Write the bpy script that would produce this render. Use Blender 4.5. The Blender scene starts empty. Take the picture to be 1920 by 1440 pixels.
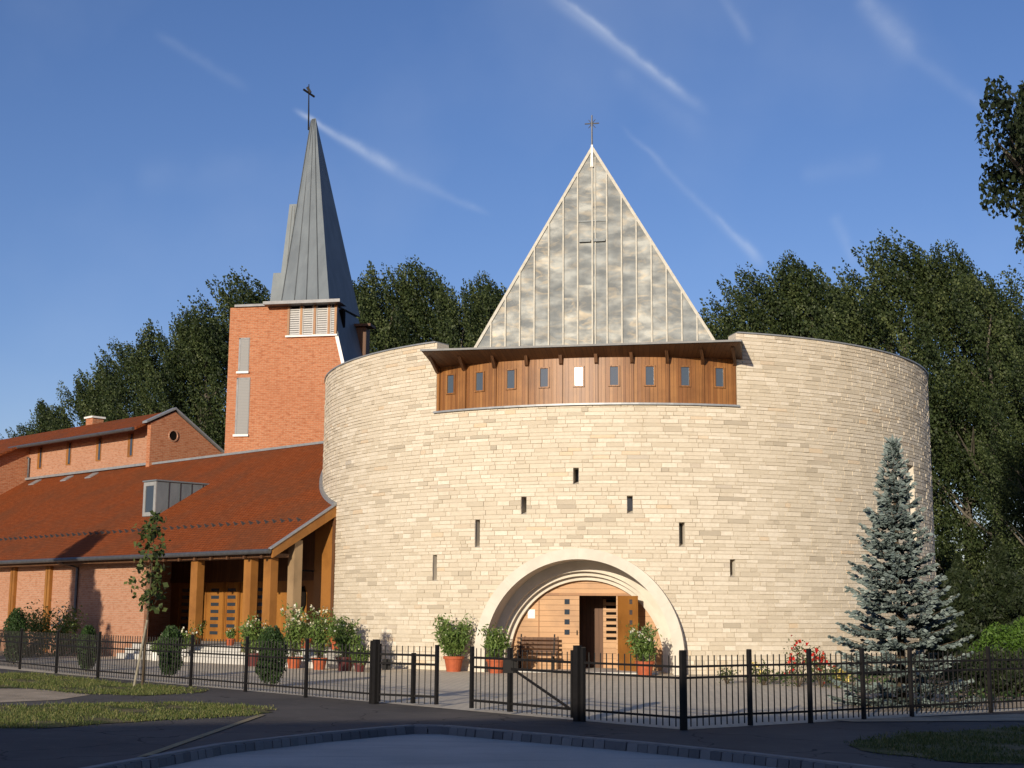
import bpy, math, random
import numpy as np
from mathutils import Vector, Matrix

R_ = math.radians
scene = bpy.context.scene
COL = scene.collection

# ------------------------------------------------------------------ camera
EYE = 1.75
PITCH, ROLL, FPX = R_(9.42), R_(.42), 2600.0
_c, _s = math.cos(PITCH), math.sin(PITCH)
_F = np.array([0, _c, _s]); _U0 = np.array([0, -_s, _c]); _R0 = np.array([1., 0, 0])
_R = math.cos(ROLL) * _R0 + math.sin(ROLL) * _U0
_U = -math.sin(ROLL) * _R0 + math.cos(ROLL) * _U0
cam_d = bpy.data.cameras.new('camera'); cam = bpy.data.objects.new('camera', cam_d); COL.objects.link(cam)
cam.matrix_world = Matrix(((_R[0], _U[0], -_F[0], 0), (_R[1], _U[1], -_F[1], 0), (_R[2], _U[2], -_F[2], EYE), (0, 0, 0, 1)))
cam_d.sensor_width = 36; cam_d.lens = 36 * FPX / 1920
cam_d.clip_start = .1; cam_d.clip_end = 6000
scene.camera = cam

# ------------------------------------------------------------------ sky, sun, exposure
SUN_AZ, SUN_EL = R_(19.7), R_(12.5)          # to the left of straight behind the camera
sun_dir = Vector((-math.sin(SUN_AZ) * math.cos(SUN_EL), -math.cos(SUN_AZ) * math.cos(SUN_EL), math.sin(SUN_EL)))
sd = bpy.data.lights.new('sun', 'SUN'); sd.energy = 5.0; sd.angle = R_(.5); sd.color = (1, .89, .72)
so = bpy.data.objects.new('sun', sd); COL.objects.link(so)
so.rotation_euler = sun_dir.to_track_quat('Z', 'Y').to_euler()
scene.view_settings.view_transform = 'Standard'; scene.view_settings.look = 'None'
scene.view_settings.exposure = 0; scene.view_settings.gamma = 1

W = bpy.data.worlds.new('World'); scene.world = W; W.use_nodes = True
wn = W.node_tree.nodes; wl = W.node_tree.links
for n_ in list(wn): wn.remove(n_)
def wnode(t, **k):
    n_ = wn.new(t)
    for a, b in k.items(): setattr(n_, a, b)
    return n_
def wmath(op, a, b=None, c=None, clamp=False):
    n_ = wnode('ShaderNodeMath', operation=op); n_.use_clamp = clamp
    for i, v in enumerate((a, b, c)):
        if v is None: continue
        if isinstance(v, (int, float)): n_.inputs[i].default_value = v
        else: wl.new(v, n_.inputs[i])
    return n_.outputs[0]
def wdot(vec, v):
    n_ = wnode('ShaderNodeVectorMath', operation='DOT_PRODUCT'); wl.new(vec, n_.inputs[0]); n_.inputs[1].default_value = tuple(v)
    return n_.outputs['Value']
sky = wnode('ShaderNodeTexSky', sky_type='NISHITA', sun_disc=False, sun_elevation=SUN_EL, sun_rotation=math.pi + SUN_AZ,
            air_density=1.0, dust_density=.4, ozone_density=2.5, altitude=150)
tc = wnode('ShaderNodeTexCoord'); DIR = tc.outputs['Generated']
def pdir(x, y):
    d = _F + _R * (x - 960) / FPX - _U * (y - 720) / FPX
    return d / np.linalg.norm(d)
wnoise = wnode('ShaderNodeTexNoise'); wnoise.inputs['Scale'].default_value = 38; wnoise.inputs['Detail'].default_value = 6
wl.new(DIR, wnoise.inputs['Vector'])
wn2 = wnode('ShaderNodeTexNoise'); wn2.inputs['Scale'].default_value = 5; wn2.inputs['Detail'].default_value = 5
wl.new(DIR, wn2.inputs['Vector'])
total = None
# vapour trails drifting high up: each lies along a great circle of the sky
for (x0, y0, x1, y1, wd0, wd1, st) in [
        (1020, -20, 1330, 215, .0048, .004, .30), (1035, -20, 1300, 190, .0018, .0022, .25), (552, 208, 770, 335, .0016, .0045, .52), (750, 325, 920, 405, .0045, .0018, .16),
        (1350, -20, 1410, 85, .003, .004, .15), (1610, -10, 1720, 110, .0055, .010, .26), (1700, 95, 1880, 225, .005, .004, .11),
        (1165, 235, 1430, 500, .002, .0032, .13), (1340, 400, 1435, 505, .0014, .004, .22), (1565, 400, 1608, 505, .0045, .003, .17),
        (290, 60, 470, 170, .003, .004, .10), (1150, 130, 1330, 260, .006, .010, .07), (1500, 330, 1660, 300, .006, .008, .08), (250, 340, 520, 300, .012, .012, .05)]:
    a, b = pdir(x0, y0), pdir(x1, y1)
    nrm = np.cross(a, b); L = np.linalg.norm(nrm); nrm /= L
    e = np.cross(nrm, a); ang = math.asin(min(1, L))
    along = wmath('DIVIDE', wmath('ARCTAN2', wdot(DIR, e), wdot(DIR, a)), ang)
    wob = wmath('MULTIPLY', wmath('SUBTRACT', wnoise.outputs['Fac'], .5), .007)
    dist = wmath('ABSOLUTE', wmath('ADD', wdot(DIR, nrm), wob))
    wd = wmath('MULTIPLY_ADD', along, wd1 - wd0, wd0)
    q = wmath('DIVIDE', dist, wd)
    g = wmath('POWER', 2.718, wmath('MULTIPLY', wmath('MULTIPLY', q, q), -1.0))
    m1 = wnode('ShaderNodeMapRange', interpolation_type='SMOOTHSTEP'); wl.new(along, m1.inputs[0]); m1.inputs[1].default_value = -.04; m1.inputs[2].default_value = .12
    m2 = wnode('ShaderNodeMapRange', interpolation_type='SMOOTHSTEP'); wl.new(along, m2.inputs[0]); m2.inputs[1].default_value = 1.06; m2.inputs[2].default_value = .75
    k = wmath('MULTIPLY', wmath('MULTIPLY', g, m1.outputs[0]), wmath('MULTIPLY', m2.outputs[0], st * .5))
    k = wmath('MULTIPLY', k, wmath('MULTIPLY_ADD', wnoise.outputs['Fac'], 2.6, -.3))
    k = wmath('MULTIPLY', k, wmath('GREATER_THAN', wdot(DIR, a), 0))
    total = k if total is None else wmath('ADD', total, k)
veil = wnode('ShaderNodeMapRange'); wl.new(wn2.outputs['Fac'], veil.inputs[0]); veil.inputs[1].default_value = .48; veil.inputs[2].default_value = .85
veil.inputs[3].default_value = 0; veil.inputs[4].default_value = .10
total = wmath('ADD', total, veil.outputs[0], clamp=True)
hs = wnode('ShaderNodeHueSaturation'); hs.inputs['Saturation'].default_value = 1.12; hs.inputs['Value'].default_value = 1.0
wl.new(sky.outputs[0], hs.inputs['Color'])
SKY_TINT = wnode('ShaderNodeMix', data_type='RGBA', blend_type='MULTIPLY'); SKY_TINT.inputs[0].default_value = 1
wl.new(hs.outputs[0], SKY_TINT.inputs[6]); SKY_TINT.inputs[7].default_value = (1.12, 1.0, 1.25, 1)
mx = wnode('ShaderNodeMix', data_type='RGBA'); wl.new(total, mx.inputs[0]); wl.new(SKY_TINT.outputs[2], mx.inputs[6]); mx.inputs[7].default_value = (7.5, 8.2, 9.4, 1)
bg = wnode('ShaderNodeBackground'); bg.inputs['Strength'].default_value = .10; wl.new(mx.outputs[2], bg.inputs['Color'])
wo = wnode('ShaderNodeOutputWorld'); wl.new(bg.outputs[0], wo.inputs['Surface'])

# ------------------------------------------------------------------ helpers
def ray(x, y):
    d = _F + _R * (x - 960) / FPX - _U * (y - 720) / FPX
    return d / d[1]
def gnd(x, y, z=0.0):
    d = ray(x, y); k = (z - EYE) / d[2]
    return np.array([d[0] * k, d[1] * k, z])
def at(x, y, Y):
    return np.array([0, 0, EYE]) + ray(x, y) * Y

class MB:
    def __init__(s): s.v = []; s.f = []; s.t = []; s.tint = 1.0
    def vert(s, p): s.v.append((float(p[0]), float(p[1]), float(p[2]))); return len(s.v) - 1
    def face(s, pts, tint=None):
        s.f.append([s.vert(p) for p in pts]); s.t.append(s.tint if tint is None else tint)
    def idx(s, ids, tint=None): s.f.append(list(ids)); s.t.append(s.tint if tint is None else tint)
    def hexa(s, b, t):               # bottom loop and top loop of equal length (any prism / frustum)
        n = len(b); ib = [s.vert(p) for p in b]; it = [s.vert(p) for p in t]
        s.idx(ib[::-1]); s.idx(it)
        for i in range(n): s.idx((ib[i], ib[(i + 1) % n], it[(i + 1) % n], it[i]))
    def box(s, fr, a0, a1, v0, v1, z0, z1):
        q = [fr(a0, v0, z0), fr(a1, v0, z0), fr(a1, v1, z0), fr(a0, v1, z0)]
        p = [fr(a0, v0, z1), fr(a1, v0, z1), fr(a1, v1, z1), fr(a0, v1, z1)]
        s.hexa(q, p)
    def prism(s, fr, poly, v0, v1):  # polygon in (a, z), extruded along v
        s.hexa([fr(a, v0, z) for a, z in poly], [fr(a, v1, z) for a, z in poly])
    def bar(s, p, q, w, h=None, up=(0, 0, 1)):
        h = w if h is None else h
        p = Vector(p); q = Vector(q); d = (q - p).normalized(); u = Vector(up)
        if abs(d.dot(u)) > .95: u = Vector((1, 0, 0))
        x = d.cross(u).normalized() * w / 2; y = x.cross(d).normalized() * h / 2
        L = [-x - y, x - y, x + y, -x + y]
        s.hexa([p + k for k in L], [q + k for k in L])
    def tube(s, pts, rads, n=8, cap=True):
        rings = []; pts = [Vector(p) for p in pts]
        for i, p in enumerate(pts):
            d = (pts[min(i + 1, len(pts) - 1)] - pts[max(i - 1, 0)]).normalized()
            u = Vector((0, 0, 1)) if abs(d.z) < .9 else Vector((1, 0, 0))
            x = d.cross(u).normalized(); y = x.cross(d)
            rings.append([s.vert(p + (x * math.cos(2 * math.pi * k / n) + y * math.sin(2 * math.pi * k / n)) * rads[i]) for k in range(n)])
        for a, b in zip(rings, rings[1:]):
            for k in range(n): s.idx((a[k], a[(k + 1) % n], b[(k + 1) % n], b[k]))
        if cap: s.idx(rings[0][::-1]); s.idx(rings[-1])
    def lathe(s, c, prof, n=18):
        rings = [[s.vert((c[0] + r * math.cos(2 * math.pi * k / n), c[1] + r * math.sin(2 * math.pi * k / n), c[2] + z)) for k in range(n)] for r, z in prof]
        for a, b in zip(rings, rings[1:]):
            for k in range(n): s.idx((a[k], a[(k + 1) % n], b[(k + 1) % n], b[k]))
        s.idx(rings[0][::-1]); s.idx(rings[-1])
    def build(s, name, mat, parent=None, smooth=False, origin=None):
        return mk(name, np.array(s.v), s.f, mat, s.t, parent, smooth)

def mk(name, v, faces, mat, tint=None, parent=None, smooth=False, recalc=True):
    me = bpy.data.meshes.new(name)
    me.from_pydata([tuple(p) for p in v], [], faces)
    if recalc:
        import bmesh
        bm = bmesh.new(); bm.from_mesh(me); bmesh.ops.recalc_face_normals(bm, faces=bm.faces); bm.to_mesh(me); bm.free()
    if tint is not None:
        a = me.attributes.new('tint', 'FLOAT', 'FACE'); a.data.foreach_set('value', np.array(tint, dtype=np.float32))
    # UVs in metres: u runs level along each face, v up its slope
    nl = len(me.loops); nf = len(me.polygons)
    nor = np.empty(nf * 3); me.polygons.foreach_get('normal', nor); nor = nor.reshape(-1, 3)
    co = np.empty(len(me.vertices) * 3); me.vertices.foreach_get('co', co); co = co.reshape(-1, 3)
    vi = np.empty(nl, dtype=np.int32); me.loops.foreach_get('vertex_index', vi)
    tot = np.empty(nf, dtype=np.int32); me.polygons.foreach_get('loop_total', tot)
    lf = np.repeat(np.arange(nf), tot)
    tx = np.stack([-nor[:, 1], nor[:, 0], np.zeros(nf)], 1); ln = np.linalg.norm(tx, axis=1)
    flat = ln < 1e-3; tx[flat] = (1, 0, 0); ln[flat] = 1; tx /= ln[:, None]
    ty = np.cross(nor, tx)
    P = co[vi]
    uv = np.stack([(P * tx[lf]).sum(1), (P * ty[lf]).sum(1)], 1).astype(np.float32)
    lay = me.uv_layers.new(name='UVMap'); lay.data.foreach_set('uv', uv.ravel())
    if smooth: me.polygons.foreach_set('use_smooth', np.ones(nf, dtype=bool))
    if mat: me.materials.append(mat)
    o = bpy.data.objects.new(name, me); COL.objects.link(o)
    if parent: o.parent = parent
    return o

def fastquads(name, V, mat, tint, parent=None, flat_uv=False):   # V: (n,4,3) separate quads, tint per quad
    n = len(V); me = bpy.data.meshes.new(name)
    me.vertices.add(n * 4); me.vertices.foreach_set('co', V.reshape(-1).astype(np.float32))
    me.loops.add(n * 4); me.loops.foreach_set('vertex_index', np.arange(n * 4, dtype=np.int32))
    me.polygons.add(n); me.polygons.foreach_set('loop_start', np.arange(0, n * 4, 4, dtype=np.int32))
    me.polygons.foreach_set('loop_total', np.full(n, 4, dtype=np.int32))
    a = me.attributes.new('tint', 'FLOAT', 'FACE'); a.data.foreach_set('value', tint.astype(np.float32))
    me.update(); me.validate()
    me.materials.append(mat)
    o = bpy.data.objects.new(name, me); COL.objects.link(o)
    if parent: o.parent = parent
    return o

def tag(o, label=None, cat=None, group=None, kind=None):
    if label: o['label'] = label
    if cat: o['category'] = cat
    if group: o['group'] = group
    if kind: o['kind'] = kind
    return o
def empty(name, loc=(0, 0, 0), label=None, cat=None, group=None):
    o = bpy.data.objects.new(name, None); COL.objects.link(o); o.location = loc; o.empty_display_size = .2
    return tag(o, label, cat, group)
def copy_tree(o, parent=None):
    c = o.copy(); COL.objects.link(c)
    if parent: c.parent = parent
    for ch in list(o.children): copy_tree(ch, c)
    return c

# ------------------------------------------------------------------ materials
class M:
    def __init__(s, name):
        s.m = bpy.data.materials.new(name); s.m.use_nodes = True; s.nt = s.m.node_tree; s.N = s.nt.nodes; s.L = s.nt.links
        s.b = s.N['Principled BSDF']; s.out = s.N['Material Output']
    def n(s, t, **k):
        q = s.N.new(t)
        for a, b in k.items(): setattr(q, a, b)
        return q
    def uv(s): return s.n('ShaderNodeTexCoord').outputs['UV']
    def ob(s): return s.n('ShaderNodeTexCoord').outputs['Object']
    def geo(s): return s.n('ShaderNodeNewGeometry').outputs['Position']
    def mp(s, vec, scale=(1, 1, 1), rot=(0, 0, 0)):
        q = s.n('ShaderNodeMapping'); s.L.new(vec, q.inputs[0]); q.inputs['Scale'].default_value = scale; q.inputs['Rotation'].default_value = rot
        return q.outputs[0]
    def noise(s, vec, sc, det=4, ro=.55):
        q = s.n('ShaderNodeTexNoise'); s.L.new(vec, q.inputs['Vector']); q.inputs['Scale'].default_value = sc; q.inputs['Detail'].default_value = det; q.inputs['Roughness'].default_value = ro
        return q.outputs['Fac']
    def math(s, op, a, b=None, c=None):
        q = s.n('ShaderNodeMath', operation=op)
        for i, v in enumerate((a, b, c)):
            if v is None: continue
            if isinstance(v, (int, float)): q.inputs[i].default_value = v
            else: s.L.new(v, q.inputs[i])
        return q.outputs[0]
    def rng(s, v, a, b, c=0., d=1.):
        q = s.n('ShaderNodeMapRange'); s.L.new(v, q.inputs[0])
        for i, x in enumerate((a, b, c, d)): q.inputs[i + 1].default_value = x
        return q.outputs[0]
    def mix(s, f, a, b, mode='MIX'):
        q = s.n('ShaderNodeMix', data_type='RGBA', blend_type=mode)
        for i, v in ((0, f), (6, a), (7, b)):
            if isinstance(v, (int, float)): q.inputs[i].default_value = v
            elif isinstance(v, tuple): q.inputs[i].default_value = (*v, 1) if len(v) == 3 else v
            else: s.L.new(v, q.inputs[i])
        return q.outputs[2]
    def ramp(s, f, stops):
        q = s.n('ShaderNodeValToRGB'); s.L.new(f, q.inputs[0]); e = q.color_ramp.elements
        while len(e) < len(stops): e.new(.5)
        for k, (p, c) in zip(e, stops): k.position = p; k.color = (*c, 1)
        return q.outputs[0]
    def tint(s): return s.n('ShaderNodeAttribute', attribute_name='tint').outputs['Fac']
    def col(s, c):
        if isinstance(c, tuple): s.b.inputs['Base Color'].default_value = (*c, 1)
        else: s.L.new(c, s.b.inputs['Base Color'])
    def bump(s, h, st=.3, d=.02):
        q = s.n('ShaderNodeBump'); q.inputs['Strength'].default_value = st; q.inputs['Distance'].default_value = d; s.L.new(h, q.inputs['Height']); s.L.new(q.outputs[0], s.b.inputs['Normal'])
    def set(s, rough=.7, metal=0, spec=.3):
        s.b.inputs['Roughness'].default_value = rough; s.b.inputs['Metallic'].default_value = metal; s.b.inputs['Specular IOR Level'].default_value = spec
        return s.m

def m_plain(name, c1, c2=None, sc=6, rough=.7, metal=0, bump=0, spec=.3):
    m = M(name); c2 = c2 or tuple(x * .7 for x in c1); g = m.ob()
    f = m.noise(g, sc, 5); m.col(m.mix(m.rng(f, .3, .7), c1, c2))
    if bump: m.bump(m.noise(g, sc * 6, 4), bump, .02)
    return m.set(rough, metal, spec)
def m_brick(name, c1, c2, c3, mortar, bw=.26, rh=.085):
    m = M(name); u = m.uv()
    b = m.n('ShaderNodeTexBrick'); m.L.new(u, b.inputs['Vector']); b.inputs['Scale'].default_value = 1
    b.inputs['Brick Width'].default_value = bw; b.inputs['Row Height'].default_value = rh; b.inputs['Mortar Size'].default_value = .010; b.inputs['Bias'].default_value = -.1
    b.inputs['Color1'].default_value = (*c1, 1); b.inputs['Color2'].default_value = (*c2, 1); b.inputs['Mortar'].default_value = (*mortar, 1)
    g = m.geo(); big = m.rng(m.noise(g, .5, 5), .35, .7)
    sm = m.rng(m.noise(m.mp(u, (3.6, 11, 1)), 1.0, 2), .5, .68)
    c = m.mix(m.math('MULTIPLY', sm, .8), b.outputs['Color'], c3); c = m.mix(m.math('MULTIPLY', big, .25), c, c3)
    m.col(c); h = m.math('SUBTRACT', m.noise(g, 25, 3), m.math('MULTIPLY', b.outputs['Fac'], 1.5)); m.bump(h, .5, .012)
    return m.set(.85, 0, .15)
def m_wood(name, c1, c2, board=.12, horiz=False, rough=.5, gap=.07):
    m = M(name); u = m.uv(); sx = m.n('ShaderNodeSeparateXYZ'); m.L.new(u, sx.inputs[0])
    a = sx.outputs[1] if horiz else sx.outputs[0]
    q = m.math('DIVIDE', a, board); fr = m.math('FRACT', q); fl = m.math('FLOOR', q)
    wn_ = m.n('ShaderNodeTexWhiteNoise', noise_dimensions='1D'); m.L.new(fl, wn_.inputs['W'])
    grain = m.noise(m.mp(u, (1.5, 30, 1) if horiz else (30, 1.5, 1)), 1, 5, .6)
    stain = m.noise(m.geo(), 1.3, 4)
    f = m.math('ADD', m.math('MULTIPLY', grain, .5), m.math('MULTIPLY', wn_.outputs['Value'], .4))
    c = m.mix(m.rng(f, .2, .75), c1, c2); c = m.mix(m.math('MULTIPLY', m.rng(stain, .45, .7), .45), c, tuple(x * .5 for x in c2))
    seam = m.math('LESS_THAN', fr, gap); c = m.mix(m.math('MULTIPLY', seam, .8), c, tuple(x * .15 for x in c2))
    m.col(c); m.bump(m.math('SUBTRACT', m.math('MULTIPLY', grain, .3), seam), .5, .01)
    return m.set(rough, 0, .35)
def m_leaf(name, c1, c2, c3, trans=.25):
    m = M(name); t = m.tint(); c = m.ramp(t, [(0, c1), (.55, c2), (1, c3)]); m.col(c); m.set(.55, 0, .25)
    tr = m.n('ShaderNodeBsdfTranslucent'); m.L.new(c, tr.inputs[0]); mixs = m.n('ShaderNodeMixShader'); mixs.inputs[0].default_value = trans
    m.L.new(m.b.outputs[0], mixs.inputs[1]); m.L.new(tr.outputs[0], mixs.inputs[2]); m.L.new(mixs.outputs[0], m.out.inputs['Surface'])
    return m.m

# limestone: every stone is real geometry, its own colour comes with it
m = M('limestone'); g = m.geo(); t = m.tint()
c = m.ramp(t, [(0, (.44, .39, .315)), (.12, (.54, .48, .385)), (.35, (.61, .545, .44)), (.68, (.69, .625, .52)), (.9, (.76, .70, .60)), (.96, (.66, .53, .38)), (1, (.52, .48, .42))])
c = m.mix(m.math('MULTIPLY', m.rng(m.noise(g, 9, 6, .65), .42, .72), .38), c, (.48, .42, .33))
c = m.mix(m.math('MULTIPLY', m.rng(m.noise(g, .28, 4), .45, .72), .25), c, (.50, .43, .32))
c = m.mix(1.0, c, (.955, .925, .875), 'MULTIPLY')
m.col(c); m.bump(m.noise(g, 14, 8, .7), .6, .03); M_STONE = m.set(.9, 0, .12)
M_MORTAR = m_plain('mortar', (.60, .54, .44), (.50, .44, .35), 20, .95, bump=.4, spec=.1)
m = M('cut_limestone'); g = m.geo(); f = m.noise(g, 2.2, 6)
m.col(m.mix(m.rng(f, .3, .7), (.66, .60, .50), (.56, .50, .41))); m.bump(m.noise(g, 30, 4), .25, .01); M_CUT = m.set(.85, 0, .15)
M_BRICK = m_brick('orange_brick', (.40, .152, .072), (.47, .19, .095), (.30, .10, .045), (.44, .27, .17))
M_BRICKW = m_brick('pale_orange_brick', (.40, .195, .115), (.46, .235, .145), (.33, .15, .083), (.42, .29, .21))
# clay tiles
m = M('clay_tile'); u = m.uv(); b = m.n('ShaderNodeTexBrick'); m.L.new(u, b.inputs['Vector']); b.inputs['Scale'].default_value = 1
b.inputs['Brick Width'].default_value = .19; b.inputs['Row Height'].default_value = .16; b.inputs['Mortar Size'].default_value = .012
b.inputs['Color1'].default_value = (.232, .056, .014, 1); b.inputs['Color2'].default_value = (.28, .070, .019, 1); b.inputs['Mortar'].default_value = (.08, .022, .012, 1)
g = m.geo(); f = m.rng(m.noise(g, .55, 6, .6), .42, .66); f2 = m.rng(m.noise(m.mp(u, (3, 6, 1)), 1, 3), .5, .7)
c = m.mix(m.math('MULTIPLY', f, .6), b.outputs['Color'], (.125, .050, .024)); c = m.mix(m.math('MULTIPLY', f2, .35), c, (.30, .10, .042))
m.col(c); sx = m.n('ShaderNodeSeparateXYZ'); m.L.new(u, sx.inputs[0]); saw = m.math('FRACT', m.math('DIVIDE', sx.outputs[1], .16))
m.bump(m.math('SUBTRACT', m.math('MULTIPLY', saw, -1.0), b.outputs['Fac']), .6, .02); M_TILE = m.set(.88, 0, .06)
# weathered zinc on the gable: blotchy, softly reflecting
m = M('bright_zinc'); u = m.uv(); t = m.tint()
st = m.noise(m.mp(u, (1.0, 2.0, 1)), 1.0, 4, .55); q = m.n('ShaderNodeTexNoise'); m.L.new(m.mp(u, (1.0, 2.2, 1)), q.inputs['Vector']); q.inputs['Scale'].default_value = 1.2; q.inputs['Distortion'].default_value = 2.0; q.inputs['Detail'].default_value = 3
c = m.mix(m.rng(st, .38, .62), (.19, .20, .20), (.30, .30, .275)); c = m.mix(m.math('MULTIPLY', m.rng(q.outputs['Fac'], .5, .66), .8), c, (.40, .345, .26))
c = m.mix(m.math('MULTIPLY', t, .75), c, (.17, .185, .19)); m.col(c)
m.bump(m.noise(m.mp(u, (1.1, 2.0, 1)), 1.0, 2), .15, .06); m.L.new(m.rng(st, .36, .64, .76, .58), m.b.inputs['Roughness']); M_ZINC = m.set(.5, .5, .4)
M_ZSEAM = m_plain('zinc_seam', (.40, .375, .32), (.30, .285, .245), 8, .55, .2)
m = M('grey_zinc'); u = m.uv(); c = m.mix(m.rng(m.noise(m.mp(u, (1, .35, 1)), 2, 5), .35, .65), (.175, .20, .215), (.135, .155, .17)); m.col(c); M_GZINC = m.set(.6, .15, .35)
M_GSEAM = m_plain('grey_zinc_seam', (.115, .125, .13), None, 8, .5, .4)
M_CAP = m_plain('zinc_flashing', (.36, .37, .37), (.27, .28, .29), 5, .5, .4)
M_DFRAME = m_plain('grey_frame', (.30, .30, .29), (.24, .24, .235), 5, .6)
M_EDGE = m_plain('roof_edge_metal', (.22, .22, .215), (.17, .17, .17), 5, .6, .1)
M_GUT = m_plain('gutter_metal', (.13, .13, .135), (.09, .09, .095), 5, .45, .5)
M_WOODG = m_wood('larch_boards', (.33, .150, .045), (.17, .062, .016), .115, False, .42)
M_WOODH = m_wood('pale_oak_boards', (.50, .275, .115), (.42, .215, .082), .17, True, .45, .05)
M_WOODP = m_wood('golden_timber', (.33, .145, .032), (.24, .092, .02), .6, False, .45, .0)
M_WOODD = m_wood('brown_timber', (.15, .068, .028), (.085, .037, .016), .14, False, .6)
M_WOODGREY = m_wood('grey_weathered_timber', (.34, .235, .13), (.25, .165, .09), .6, False, .6, .0)
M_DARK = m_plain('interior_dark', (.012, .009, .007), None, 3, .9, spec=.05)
m = M('window_glass'); m.col((.035, .045, .06)); M_GLASS = m.set(.07, 0, .9)
m = M('gallery_glass'); m.col((.06, .075, .09)); M_GGLASS = m.set(.11, 0, 1.0)
M_WHITE = m_plain('white_paint', (.80, .78, .74), (.70, .68, .64), 6, .5)
M_LOUVRE = m_plain('grey_louvre', (.50, .49, .47), (.42, .41, .40), 9, .6)
m = M('grey_slats'); u = m.uv(); sx = m.n('ShaderNodeSeparateXYZ'); m.L.new(u, sx.inputs[0]); fr0 = m.math('FRACT', m.math('DIVIDE', sx.outputs[1], .07)); m.col(m.mix(m.math('LESS_THAN', fr0, .3), (.26, .255, .245), (.215, .21, .20))); M_SLAT = m.set(.6)
M_IRON = m_plain('black_iron', (.008, .0072, .007), (.014, .012, .011), 14, .6, 0, spec=.2)
M_TERRA = m_plain('terracotta', (.44, .105, .038), (.32, .075, .03), 9, .75, bump=.1)
M_MAROON = m_plain('maroon_plastic', (.12, .025, .022), (.08, .02, .02), 9, .5)
M_STEEL = m_plain('cross_metal', (.22, .21, .19), (.15, .145, .135), 20, .4, .7)
M_BARK = m_plain('bark', (.115, .085, .055), (.06, .045, .03), 8, .95, bump=.8, spec=.1)
M_PBARK = m_plain('poplar_bark', (.15, .132, .10), (.085, .075, .058), 3, .9, bump=.5, spec=.1)
M_STAKE = m_plain('stake_wood', (.30, .27, .20), (.2, .17, .12), 12, .9)
M_PAPER = m_plain('paper', (.82, .81, .77), (.78, .77, .73), 3, .8)
M_STEP = m_plain('step_stone', (.58, .55, .50), (.46, .44, .40), 5, .85, bump=.2)
M_PLASTER = m_plain('plaster', (.5, .45, .36), (.42, .37, .30), 1.5, .9)
# leaves
M_POP = m_leaf('poplar_leaf', (.013, .024, .008), (.046, .066, .020), (.115, .14, .05))
M_DKLEAF = m_leaf('dark_leaf', (.010, .018, .008), (.026, .038, .014), (.06, .074, .028))
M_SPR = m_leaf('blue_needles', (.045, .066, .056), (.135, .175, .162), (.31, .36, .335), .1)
M_THU = m_leaf('thuja_scale', (.014, .032, .010), (.038, .074, .020), (.08, .125, .036), .15)
M_OLE = m_leaf('oleander_leaf', (.05, .095, .02), (.13, .20, .045), (.25, .32, .10), .3)
M_BUSH = m_leaf('bush_leaf', (.035, .080, .012), (.085, .16, .022), (.14, .22, .04), .3)
M_MAPLE = m_leaf('maple_leaf', (.030, .050, .014), (.075, .10, .028), (.15, .17, .05), .3)
M_GRASSB = m_leaf('grass_blade', (.045, .070, .016), (.10, .128, .030), (.24, .21, .085), .2)
M_PETW = m_leaf('white_petal', (.68, .60, .36), (.80, .76, .58), (.86, .84, .74), .3)
M_PETR = m_leaf('red_petal', (.50, .02, .015), (.62, .03, .02), (.7, .08, .05), .2)
M_PETY = m_leaf('yellow_petal', (.65, .48, .10), (.75, .6, .2), (.8, .7, .35), .2)
# ground
m = M('asphalt_walk'); g = m.geo(); f = m.noise(g, .35, 6, .6); c = m.mix(m.rng(f, .35, .65), (.125, .108, .094), (.078, .069, .062))
c = m.mix(m.rng(m.noise(g, 60, 2), .5, .75), c, (.125, .117, .107)); vr = m.n('ShaderNodeTexVoronoi', feature='DISTANCE_TO_EDGE'); wq = m.n('ShaderNodeVectorMath', operation='ADD'); nq = m.n('ShaderNodeTexNoise'); m.L.new(g, nq.inputs['Vector']); nq.inputs['Scale'].default_value = 1.2; m.L.new(g, wq.inputs[0]); m.L.new(nq.outputs['Color'], wq.inputs[1]); m.L.new(wq.outputs[0], vr.inputs['Vector']); vr.inputs['Scale'].default_value = .45
crk = m.math('LESS_THAN', vr.outputs['Distance'], .008); c = m.mix(m.math('MULTIPLY', crk, .7), c, (.025, .022, .02))
c = m.mix(m.math('MULTIPLY', m.rng(m.noise(g, 2.5, 5, .7), .55, .62), .35), c, (.16, .14, .12))
m.col(c); m.bump(m.noise(g, 90, 3), .4, .01); M_ASPH = m.set(.9, 0, .2)
m = M('concrete_road'); g = m.geo(); f = m.noise(g, .5, 6, .6); c = m.mix(m.rng(f, .35, .65), (.52, .485, .43), (.42, .395, .35)); c = m.mix(m.math('MULTIPLY', m.rng(m.noise(g, 45, 3), .5, .75), .5), c, (.30, .295, .285)); c = m.mix(m.math('MULTIPLY', m.rng(m.noise(m.mp(g, (.5, 3, 1)), 1.0, 6, .65), .5, .68), .45), c, (.25, .245, .235))
m.col(c); m.bump(m.noise(g, 70, 3), .3, .01); M_ROAD = m.set(.85, 0, .25)
m = M('plaza_paving'); g = m.geo(); gm = m.mp(g, (1, 1, 1), (0, 0, R_(42)))
b = m.n('ShaderNodeTexBrick'); m.L.new(gm, b.inputs['Vector']); b.inputs['Scale'].default_value = 1; b.inputs['Brick Width'].default_value = .24; b.inputs['Row Height'].default_value = .16; b.inputs['Mortar Size'].default_value = .010
b.inputs['Color1'].default_value = (.72, .625, .47, 1); b.inputs['Color2'].default_value = (.64, .55, .41, 1); b.inputs['Mortar'].default_value = (.36, .33, .27, 1)
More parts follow.
